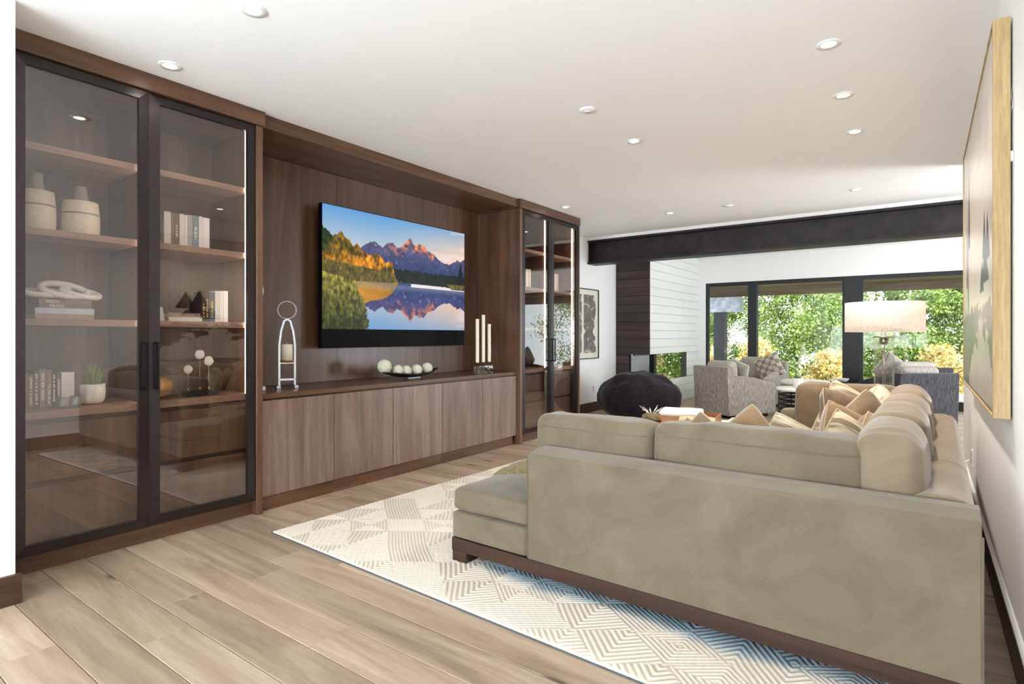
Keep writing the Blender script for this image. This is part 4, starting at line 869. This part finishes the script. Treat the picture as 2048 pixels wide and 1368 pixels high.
# ---------------------------------------------------------------- canvas on the right wall
def canvas_picture(nu, nv):
    U, V = np.meshgrid(np.linspace(0, 1, nu), np.linspace(0, 1, nv)); n1 = fbm(U, V, 6, 6, 31); n2 = fbm(U, V, 24, 24, 32); n3 = fbm(U, V, 30, 5, 33)
    img = np.array((226, 212, 196.)) * (.86 + .2 * n1)[..., None]; sm = np.clip((n1 - .52) * 5, 0, 1) * np.clip((V - .55) * 4, 0, 1)
    img = img * (1 - .45 * sm[..., None]) + np.array((120, 116, 122)) * .45 * sm[..., None]
    # dark lower field with a pale jagged mass, and dark pointed marks above it
    drk = V < .30 + (n2 - .5) * .10; img[drk] = np.array((40, 30, 28.)) * (.6 + .9 * n2[drk])[:, None]
    pale = (V < .27 - np.abs(U - .30) * .55 + (n2 - .5) * .16) & (V > .01); img[pale] = np.array((196, 182, 170.)) * (.85 + .25 * n2[pale])[:, None]
    def tri(x0, x1, y0, y1, sk=0.0): return (V > y0) & (V < y1) & (np.abs(U - (x0 + x1) / 2 - sk * (V - y0)) < (x1 - x0) / 2 * (1 - (V - y0) / (y1 - y0)))
    for args in ((.08, .20, .42, .56), (.16, .27, .44, .58), (.10, .30, .36, .47), (.22, .34, .34, .44), (.70, .78, .55, .92), (.80, .86, .40, .80), (.74, .80, .30, .60)):
        m = tri(*args); img[m] = np.array((34, 30, 34.)) * (.8 + .6 * n2[m])[:, None]
    bl = np.clip((n3 - .55) * 5, 0, 1) * np.clip((.6 - V) * 3, 0, 1) * np.clip((U - .45) * 4, 0, 1); img = img * (1 - .4 * bl[..., None]) + np.array((150, 168, 192)) * .4 * bl[..., None]
    return np.clip(img, 8, 248)
cv = tag(empty('canvas_painting', (.24, 4.03, 1.68)), 'large abstract canvas in a raw pine frame on the right wall', 'painting')
cy0, cy1, cz0, cz1, cxf, cxb = 2.94, 5.13, .890, 2.466, .2145, .2690
fw = .012
unp(box('frame_side', (cxf, cxb, cy0, cy0 + fw, cz0, cz1), M['pine'], cv, .001)); unp(box('frame_side', (cxf, cxb, cy1 - fw, cy1, cz0, cz1), M['pine'], cv, .001))
unp(box('frame_side', (cxf, cxb, cy0 + fw, cy1 - fw, cz1 - fw, cz1), M['pine'], cv, .001)); unp(box('frame_side', (cxf, cxb, cy0 + fw, cy1 - fw, cz0, cz0 + fw), M['pine'], cv, .001))
unp(box('stretcher_back', (cxf + .006, cxb - .004, cy0 + fw, cy1 - fw, cz0 + fw, cz1 - fw), M['linen'], cv))
unp(grid_colors('print', (cxf + .0055, cy0 + fw, cz0 + fw), (0, cy1 - cy0 - 2 * fw, 0), (0, 0, cz1 - cz0 - 2 * fw), 240, 180, canvas_picture(240, 180), M['varnished'], cv))
unp(tube('hanging_wire', [(cxb, 2.96, 2.08), (cxb + .006, 2.95, 2.12), (cxb + .002, 2.955, 2.16), (cxb + .006, 2.945, 2.20)], .002, M['silver'], cv, 6)); unp(box('bumper', (cxb, cxb + .007, 2.945, 2.965, 1.90, 1.94), M['white_gloss'], cv))
# framed print on the far left wall
def small_picture(nu, nv):
    U, V = np.meshgrid(np.linspace(0, 1, nu), np.linspace(0, 1, nv)); n2 = fbm(U, V, 14, 20, 41)
    img = np.array((226, 220, 204.)) * (.94 + .1 * n2)[..., None]; blk = (U > .08) & (U < .92) & (V > .07) & (V < .93)
    w_ = np.abs(V - .5); nar = (np.abs(U - .68) < .20 + .04 * np.sin(V * 11) - .03 * np.sin(V * 37) * (V < .5)) | (np.abs(U - .28) < .17 - .04 * np.sin(V * 24))
    dk = blk & nar & (np.abs(U - .47) > .03); img[dk] = np.array((112, 106, 100.)) * (.7 + .6 * n2[dk])[:, None]; st = dk & (n2 > .62) & (np.sin(V * 38 + 7 * U) > .3); img[st] = (190, 182, 168); return np.clip(img, 0, 250)
ap = tag(empty('framed_print', (XL, 7.85, 1.4)), 'grey abstract print in a thin black frame beyond the far cabinet', 'picture')
ay0, ay1, az0, az1 = 7.30, 8.27, .845, 1.945
for b in ((XL + .001, XL + .03, ay0, ay0 + .014, az0, az1), (XL + .001, XL + .03, ay1 - .014, ay1, az0, az1), (XL + .001, XL + .03, ay0 + .014, ay1 - .014, az0, az0 + .014), (XL + .001, XL + .03, ay0 + .014, ay1 - .014, az1 - .014, az1)): unp(box('frame_side', b, M['black_frame'], ap))
unp(grid_colors('print', (XL + .015, ay0 + .014, az0 + .014), (0, ay1 - ay0 - .028, 0), (0, 0, az1 - az0 - .028), 110, 130, small_picture(110, 130), M['print'], ap)); unp(box('backing', (XL + .001, XL + .013, ay0 + .014, ay1 - .014, az0 + .014, az1 - .014), M['linen'], ap))
# outlets
def outlet(loc, sgn, lb):
    t = tag(empty('wall_outlet', loc), lb, 'outlet'); box('plate', (min(0, sgn * .007), max(0, sgn * .007), -.036, .036, -.058, .058), M['white_gloss'], t, .002)
    for zz in (-.022, .022): box('socket', (min(sgn * .007, sgn * .009), max(sgn * .007, sgn * .009), -.014, .014, zz - .014, zz + .014), M['ceramic_grey'], t)
outlet((XL + .0, 8.118, .36), 1, 'white outlet on the far left wall above the baseboard'); outlet((XR, 5.27, .335), -1, 'white outlet on the right wall behind the sofa')
tag(tube('power_cord', [(XR - .02, 5.26, .32), (XR - .05, 5.24, .30), (XR - .055, 5.1, .20), (XR - .045, 4.9, .06), (XR - .05, 4.6, .012), (XR - .06, 4.2, .01)], .005, M['white_gloss'], None, 8), 'white power cord running down from the outlet behind the sofa', 'cord')

# ---------------------------------------------------------------- lamp on end table beyond the sofa
et = tag(empty('end_table', (-.24, 5.37, 0)), 'dark wood end table under the glass column lamp', 'table'); box('top', (-.32, .32, -.22, .22, .56, .60), M['walnut_dx'], et, .004)
for lx in (-.30, .26):
    for ly in (-.20, .16): box('leg', (lx, lx + .04, ly, ly + .04, 0, .56), M['walnut_dx'], et, .002)
lp = tag(empty('table_lamp', (-.266, 5.37, .601)), 'glass column lamp with a wide white linen drum shade', 'lamp'); z0 = .601
def shade_mat():
    t = NT('white linen shade'); v = t.coords((1, 1, 0.3), False); nz = t.n('ShaderNodeTexNoise', Scale=240.0, Detail=2.0); t.l(v, nz.inputs['Vector'])
    col = t.ramp(nz.outputs['Fac'], [(.35, lin(216, 198, 186)), (.65, lin(236, 230, 220))]); t.l(col, t.b.inputs['Base Color']); t.set(Roughness=.9)
    tl = t.n('ShaderNodeBsdfTranslucent'); t.l(col, tl.inputs['Color']); mx = t.n('ShaderNodeMixShader'); mx.inputs[0].default_value = .45; t.l(t.b.outputs[0], mx.inputs[1]); t.l(tl.outputs[0], mx.inputs[2]); t.l(mx.outputs[0], t.out.inputs['Surface']); return t.m
R = .268
lathe('drum_shade', [(R - .003, 1.243 - z0), (R, 1.243 - z0), (R, 1.477 - z0), (R - .003, 1.477 - z0)], shade_mat(), lp, 64, cap=False)
lathe('base', [(.085, 0), (.085, .02), (.07, .026)], M['nickel'], lp, 32); lathe('rod', [(.008, .026), (.008, 1.36 - z0)], M['nickel'], lp, 12)
lathe('glass_column', [(.068, .026), (.068, 1.195 - z0), (.062, 1.195 - z0), (.062, .026)], M['clear_glass'], lp, 40, cap=False)
lathe('column_cap', [(.072, 1.197 - z0), (.072, 1.212 - z0)], M['nickel'], lp, 32); lathe('socket_cup', [(.03, 1.15 - z0), (.03, 1.196 - z0)], M['nickel'], lp, 20); lathe('spider', [(.04, 1.44 - z0), (.04, 1.445 - z0)], M['nickel'], lp, 16)
lpd = bpy.data.lights.new('lamp_light', 'POINT'); lpd.energy = 3; lpd.color = (1.0, .88, .74); lpd.shadow_soft_size = .04; lpo = bpy.data.objects.new('lamp_light', lpd); C.objects.link(lpo); lpo.parent = lp; lpo.location = (0, 0, 1.425 - z0)
bulb = lathe('bulb', [(.012, 1.30 - z0), (.03, 1.33 - z0), (.034, 1.36 - z0), (.024, 1.39 - z0), (.004, 1.4 - z0)], emis('lamp bulb', (1, .86, .68, 1), 5.0), lp, 20)

# ---------------------------------------------------------------- far seating room
bb_ = empty('bean_bag', (-3.30, 7.62, 0)); tag(bb_, 'huge dark navy suede bean bag by the fireplace', 'bean bag')
bm = bmesh.new(); bmesh.ops.create_icosphere(bm, subdivisions=6, radius=1)
for v in bm.verts:
    c = v.co.copy(); z_ = c.z; zz = (z_ + 1) / 2; rad = math.sqrt(max(0, c.x ** 2 + c.y ** 2)); an = math.atan2(c.y, c.x)
    ex = 2.0 if z_ > -.2 else 2.8; prof = (1 - abs(z_) ** ex) ** (.55 if z_ > 0 else .5) if abs(z_) < 1 else 0; prof *= (1.0 - .06 * zz)
    fold = .02 * math.sin(an * 9 + 2 * zz) * max(0, 1 - abs(zz - .55) * 2) + .025 * noise.noise(Vector((c.x * 2, c.y * 2, c.z * 3))) + .008 * noise.noise(c * 9)
    k = .60 * (prof + fold * (1 if rad > .1 else 0)) / max(rad, 1e-4) if rad > 1e-4 else 0
    v.co = Vector((c.x * k, c.y * k, max(0.002, .70 * (zz ** .95) * (1 + .05 * noise.noise(c * 3)) )))
bm_obj('bag_cover', bm, M['bean'], bb_, True)
tube('seam_cord', [(.12 * math.cos(a), .12 * math.sin(a), .672 + .006 * math.sin(5 * a)) for a in np.linspace(0, 2 * math.pi, 25)[:-1]], .006, M['bean'], bb_, 6, True)

def armchair(loc, rz, label, mats, W=.72, Dp=.86):
    """faces local +y"""
    t = tag(empty('armchair', loc, rz), label, 'armchair', 'grey armchairs around the far seating area'); mb, mc = mats; h = W / 2
    prism('backrest', [(-.02, .05), (-.05, .74), (-.045, .755), (.07, .755), (.08, .74), (.12, .05)], 0, -h, h, mb, t, .012, 2)
    for s in (-1, 1):
        x0, x1 = (h - .11, h) if s > 0 else (-h, -h + .11)
        prism('armrest', [(.085, .05), (.07, .60), (.14, .615), (.30, .615), (.50, .59), (.68, .545), (Dp - .02, .50), (Dp, .48), (Dp, .05)], 0, x0, x1, mb, t, .012, 2)
    box('seat_base', (-h + .11, h - .11, .10, Dp - .02, .05, .28), mb, t, .01)
    rbox('seat_cushion', (W - .225, Dp - .13, .15), .04, mc, t, (0, .10 + (Dp - .12) / 2, .357), puff=(0, 0, .02), n=10)
    rbox('back_cushion', (W - .235, .19, .40), .06, mc, t, (0, .205, .63), puff=(0, .03, .0), n=10, rot=Matrix.Rotation(.10, 4, 'X'))
    box('plinth', (-h + .06, h - .06, .06, Dp - .1, 0.0, .05), M['black_metal'], t)
    return t
# chair seen from behind on the left
aA = math.atan2(-.325, .575); mA = Vector(((-2.865 - 2.29) / 2, (8.796 + 8.47) / 2, 0))
armchair(mA, aA, 'grey tweed armchair seen from behind beside the bean bag', (M['tweed'], M['tweed_light']), .70, .92)
armchair((-2.36, 10.95, 0), math.radians(172), 'grey armchair against the window facing the room, holding a plaid pillow', (M['tweed_light'], M['tweed_light']), .84, .9)
aC = math.atan2(.41, .565); armchair((.017, 8.54, 0), aC, 'charcoal tweed armchair seen from behind near the partition end', (M['tweed_dark'], M['tweed']), .72, .86)
armchair((-.02, 10.0, 0), aC, 'grey armchair farther back, behind the charcoal one', (M['tweed_dark'], M['tweed_light']), .78, .86)
def far_pillow(loc, size, yaw, tilt, roll, label, mat, mt=None):
    o = pillow(1000, 700, 1, size, 0, 0, 0, mat, label, .14, 'white_gloss'); o.matrix_world = Matrix.Translation(loc) @ Matrix.Rotation(yaw, 4, 'Z') @ Matrix.Rotation(tilt, 4, 'X') @ Matrix.Rotation(roll, 4, 'Y'); o['group'] = 'pillows on the grey armchairs'; return o
def check_mat():
    t = NT('plaid wool'); v = t.coords((1, 1, 1), False); ck = t.n('ShaderNodeTexChecker', Scale=14.0); t.l(v, ck.inputs['Vector']); ck.inputs['Color1'].default_value = lin(138, 124, 110); ck.inputs['Color2'].default_value = lin(190, 180, 166); t.l(ck.outputs['Color'], t.b.inputs['Base Color']); t.set(Roughness=.9); return t.m
far_pillow((-2.18, 10.56, .66), .44, D(170), D(14), D(28), 'brown and cream plaid pillow on the window armchair', check_mat())
far_pillow((-2.30, 9.04, .66), .34, D(-30), D(12), D(20), 'pale pillow edge showing beside the tweed armchair cushion', M['tweed_light'])
far_pillow((-.42, 10.12, .72), .40, D(30), D(10), D(35), 'grey pillow with white zigzag trim on the farther armchair', M['tweed'])
# side table of stacked rings
st = tag(empty('side_table', (-1.30, 7.72, 0)), 'round side table with a white top over stacked black rings', 'table')
lathe('top', [(.20, .535), (.215, .545), (.215, .566), (.20, .575)], M['white_gloss'], st, 40)
for k in range(9): tube('ring', [(.185 * math.cos(a), .185 * math.sin(a), .03 + k * .057) for a in np.linspace(0, 2 * math.pi, 41)[:-1]], .012, M['black_metal'], st, 8, True)
for k in range(4): a = k * math.pi / 2 + .4; box('upright', (.185 * math.cos(a) - .006, .185 * math.cos(a) + .006, .185 * math.sin(a) - .006, .185 * math.sin(a) + .006, 0, .535), M['black_metal'], st)
pp = tag(empty('potted_succulent', (-1.26, 7.66, .5755)), 'small grey green succulent in a tapered white pot on the side table', 'plant')
lathe('pot', [(.045, 0), (.066, .12), (.06, .12), (.05, .10), (.003, .10)], M['white_stone'], pp, 28)
V, Fc = [], []
for k in range(60):
    a = random.uniform(0, 6.28); e = random.uniform(.2, 1.4); L_ = random.uniform(.03, .07); d_ = Vector((math.cos(a) * math.cos(e), math.sin(a) * math.cos(e), math.sin(e))); sd = d_.cross(Vector((0, 0, 1))).normalized() * .012; b0 = Vector((d_.x * .02, d_.y * .02, .105)); n0 = len(V)
    V += [b0, b0 + d_ * L_ * .6 + sd, b0 + d_ * L_, b0 + d_ * L_ * .6 - sd]; Fc.append((n0, n0 + 1, n0 + 2, n0 + 3))
mesh('leaves', V, Fc, plain('grey green leaf', (132, 148, 120), .6), pp)['kind'] = 'stuff'
# low round ottoman and black coffee table in the middle of the chairs
ot = tag(empty('round_ottoman', (-1.50, 9.75, 0)), 'pale round ottoman beside the ring side table', 'ottoman'); lathe('drum', [(.34, .03), (.36, .06), (.36, .42), (.34, .46)], M['tweed_light'], ot, 48); lathe('seat_pad', [(.34, .461), (.36, .48), (.33, .52), (.15, .535), (.01, .54)], M['linen'], ot, 48)
fc = tag(empty('low_table', (-1.0, 10.75, 0)), 'black low table between the armchairs in front of the window', 'table'); box('top', (-.5, .5, -.35, .35, .40, .44), M['black_metal'], fc, .004)
for lx in (-.46, .42):
    for ly in (-.31, .27): box('leg', (lx, lx + .04, ly, ly + .04, 0, .4), M['black_metal'], fc)
o = lathe('bowl', [(.04, 0), (.10, .03), (.13, .075), (.122, .075), (.09, .035), (.004, .012)], M['white_stone'], None, 32); o.location = (-1.12, 10.6, .441); tag(o, 'white bowl on the black low table', 'bowl')
o = tag(empty('candle_box', (-.74, 10.68, .441)), 'small grey box candle on the black low table', 'candle'); box('jar', (-.05, .05, -.05, .05, 0, .09), M['smoke_glass'], o, .004); box('wax', (-.042, .042, -.042, .042, .004, .06), M['candle'], o)

# ---------------------------------------------------------------- ceiling downlights
dl = [(506, 20), (340, 131), (1657, 88), (1687, 190), (1710, 263), (1268, 282), (1131, 414), (1340, 426), (1712, 379)]
names = ['nearest the camera, over the open floor', 'close to the near display cabinet', 'first of the three along the canvas wall', 'second of the three along the canvas wall', 'third of the three along the canvas wall', 'over the middle of the sofa area', 'close to the far display cabinet', 'before the steel beam, toward the bean bag', 'before the steel beam, above the lamp']
pts = [onz(*p, CEIL) for p in dl]
extra = [((-0.80, 10.9), 'just beyond the steel beam near the windows'), ((-2.55, 0.2), 'over the entry floor behind the camera view'), ((-0.42, 1.2), 'beside the camera near the right wall'), ((-2.4, 9.8), 'over the far armchairs'), ((1.6, 9.0), 'over the far side of the seating room')]
for p, nm in list(zip(pts, names)) + [(Vector((a, b_, CEIL)), nm) for (a, b_), nm in extra]:
    t = tag(empty('downlight', (p.x, p.y, CEIL)), 'recessed ceiling downlight ' + nm, 'downlight', 'recessed downlights')
    lathe('trim_ring', [(.036, -.001), (.06, -.001), (.058, -.006), (.036, -.004)], M['white_gloss'], t, 32, cap=False); lathe('lens', [(.036, -.0015), (.036, -.003)], M['lens'], t, 24, smooth=False)
    ld = bpy.data.lights.new('downlight_lamp', 'SPOT'); ld.energy = 95 if 'canvas wall' in nm else (6 if 'camera' in nm else (42 if ('middle of' in nm or 'before the' in nm or 'far display' in nm) else 16)); ld.spot_size = math.radians(128); ld.spot_blend = .8; ld.shadow_soft_size = .05; ld.color = (1.0, .91, .82) if 'canvas wall' in nm else (1.0, .95, .88)
    lo = bpy.data.objects.new('downlight_lamp', ld); C.objects.link(lo); lo.parent = t; lo.location = (0, 0, -.012)
for px, py, nm in ((1175, 219, 'over the rug'), (1457, 411, 'near the steel beam')):
    p = onz(px, py, CEIL); t = tag(empty('smoke_detector', (p.x, p.y, CEIL)), 'flat white ceiling sensor disc ' + nm, 'detector', 'ceiling sensor discs'); lathe('cover', [(.055, -.001), (.055, -.008), (.045, -.013)], M['white_gloss'], t, 32); lathe('cap', [(.02, -.0135), (.02, -.016)], M['ceil'], t, 20)

# ---------------------------------------------------------------- outdoors
tag(box('porch_deck', (-9, 7, YF + .16, 15.4, -.12, -.03), M['deck']), 'pale stone terrace outside the windows', None, None, 'structure')
so = tag(empty('roof_overhang', (0, 13, 2.4)), 'cedar roof overhang above the windows outside', None, None, 'structure'); unp(box('soffit', (-9, 7, YF + .16, 14.6, 2.36, 2.44), M['soffit'], so)); unp(box('fascia', (-9, 7, 14.5, 14.6, 2.16, 2.36), M['soffit'], so))
po = tag(empty('porch_post', (-4.05, 14.2, 0)), 'dark porch post carrying a zinc clad beam outside the narrow window', None, None, 'structure'); unp(box('post', (-4.18, -3.92, 14.1, 14.36, -.03, 1.77), M['post'], po, .006)); unp(box('beam', (-7.5, -3.55, 14.05, 14.41, 1.771, 2.13), M['zinc'], po, .006))
gv, gf = [], []
nx_, ny_ = 30, 24
for j in range(ny_):
    for i in range(nx_):
        x_ = -40 + 80 * i / (nx_ - 1); y_ = 15.4 + 60 * (j / (ny_ - 1)) ** 1.4; gv.append((x_, y_, -.35 - 3.4 * (1 - math.exp(-(y_ - 15.4) / 5)) + .5 * noise.noise(Vector((x_ * .12, y_ * .12, 0)))))
for j in range(ny_ - 1):
    for i in range(nx_ - 1): a = j * nx_ + i; gf.append((a, a + 1, a + nx_ + 1, a + nx_))
tag(mesh('ground', gv, gf, M['ground'], None, True), 'grassy hillside falling away beyond the terrace', None, None, 'structure')
def tree(x_, y_, zb, H, Rr, nleaf, mat, label, name='aspen_tree', conifer=False, ls=.085):
    t = tag(empty(name, (x_, y_, zb)), label, 'tree', 'trees beyond the windows'); r = np.random.default_rng(int(abs(x_ * 91 + y_ * 37)))
    pts = [(.12 * math.sin(k * 1.3 + x_), .1 * math.cos(k * 1.7 + y_), H * k / 6) for k in range(7)]; tube('trunk', pts, [.10 - .013 * k for k in range(7)], M['bark'], t, 8)
    V, Fc = [], []
    for k in range(9):
        z_ = H * r.uniform(.25, .85); a = r.uniform(0, 6.28); L_ = Rr * r.uniform(.5, .9); v, f = tube_vf([(0, 0, z_), (L_ * .5 * math.cos(a), L_ * .5 * math.sin(a), z_ + L_ * .3), (L_ * math.cos(a), L_ * math.sin(a), z_ + L_ * .7)], [.03, .02, .006], 5); n0 = len(V); V += v; Fc += [tuple(i + n0 for i in q) for q in f]
    mesh('branches', V, Fc, M['bark'], t, True)
    # leaves grouped in clumps
    nc = 46; cz = r.random(nc) ** .9 * .80 + .18; ca = r.random(nc) * 6.283; prof = np.clip(np.sin(np.clip((cz - .12) / .9, 0, 1) * math.pi) ** .7, .15, 1) if not conifer else (1.02 - cz)
    cr = Rr * prof * np.sqrt(r.random(nc)); cc = np.stack([cr * np.cos(ca), cr * np.sin(ca), cz * H], -1); which = r.integers(0, nc, nleaf)
    g = r.normal(size=(nleaf, 3)); g /= np.linalg.norm(g, axis=1)[:, None] + 1e-9; c = cc[which] + g * (r.random(nleaf) ** .5)[:, None] * np.array([.62, .62, .55]) * (Rr / 1.6)
    n_ = r.normal(size=(nleaf, 3)); n_ /= np.linalg.norm(n_, axis=1)[:, None]; t1 = np.cross(n_, r.normal(size=(nleaf, 3))); t1 /= np.linalg.norm(t1, axis=1)[:, None]; t2 = np.cross(n_, t1); s = (ls * r.uniform(.6, 1.2, nleaf))[:, None]
    q = np.stack([c - t1 * s * .6, c - t2 * s * .42, c + t1 * s * .6, c + t2 * s * .42], 1).reshape(-1, 3)
    o = np_mesh('foliage', q, np.arange(nleaf * 4).reshape(-1, 4), mat, t); o['kind'] = 'stuff'
    return t
spec = [(-8.6, 22.5, 7.5, 2.0, 'g', 'leafy green tree at the left edge of the narrow window'), (-5.9, 20.6, 5.6, 1.2, 'g', 'green tree seen right of the porch post'), (-4.3, 21.5, 7.9, 1.4, 'g', 'tall green tree at the start of the wide window'), (-3.2, 20.0, 7.2, 1.5, 'g', 'dense green tree in the middle of the wide window'),
        (-1.7, 21.2, 7.6, 1.6, 'g', 'green tree beside the thick black post'), (-.4, 20.2, 5.5, 1.4, 'g', 'green tree directly behind the lamp shade'), (.9, 21.5, 5.7, 1.5, 'g', 'green tree at the right edge of the windows'), (2.6, 21.0, 7.8, 1.8, 'g', 'green tree hidden mostly behind the partition'), (4.8, 22.5, 8.0, 2.0, 'g', 'broad green tree at the far right outside'),
        (-5.6, 18.6, 2.9, .8, 'y', 'yellowing bush below the narrow window trees'), (-2.2, 18.3, 2.7, .7, 'y', 'yellow leaved bush low in the wide window'), (-4.1, 18.0, 2.9, .75, 'y', 'pale gold bush at the start of the wide window'), (.35, 18.6, 2.9, .8, 'y', 'orange gold bush behind the armchairs'), (-3.0, 27.0, 6.6, 2.0, 'g', 'distant green tree between the nearer trunks'), (.3, 27, 7.3, 1.3, 'd', 'dark pointed evergreen rising behind the lamp'), (-8.2, 27.0, 6.4, 2.0, 'g', 'distant broad tree beyond the porch post')]
for x_, y_, H, Rr, k, lb in spec:
    zb = -.45 - 3.4 * (1 - math.exp(-(y_ - 15.4) / 5)); tree(x_, y_, zb, H, Rr, 13000 if k == 'g' else 4500, M['leaf_' + k], lb, {'g': 'aspen_tree', 'y': 'leafy_bush', 'd': 'conifer_tree'}[k], k == 'd')
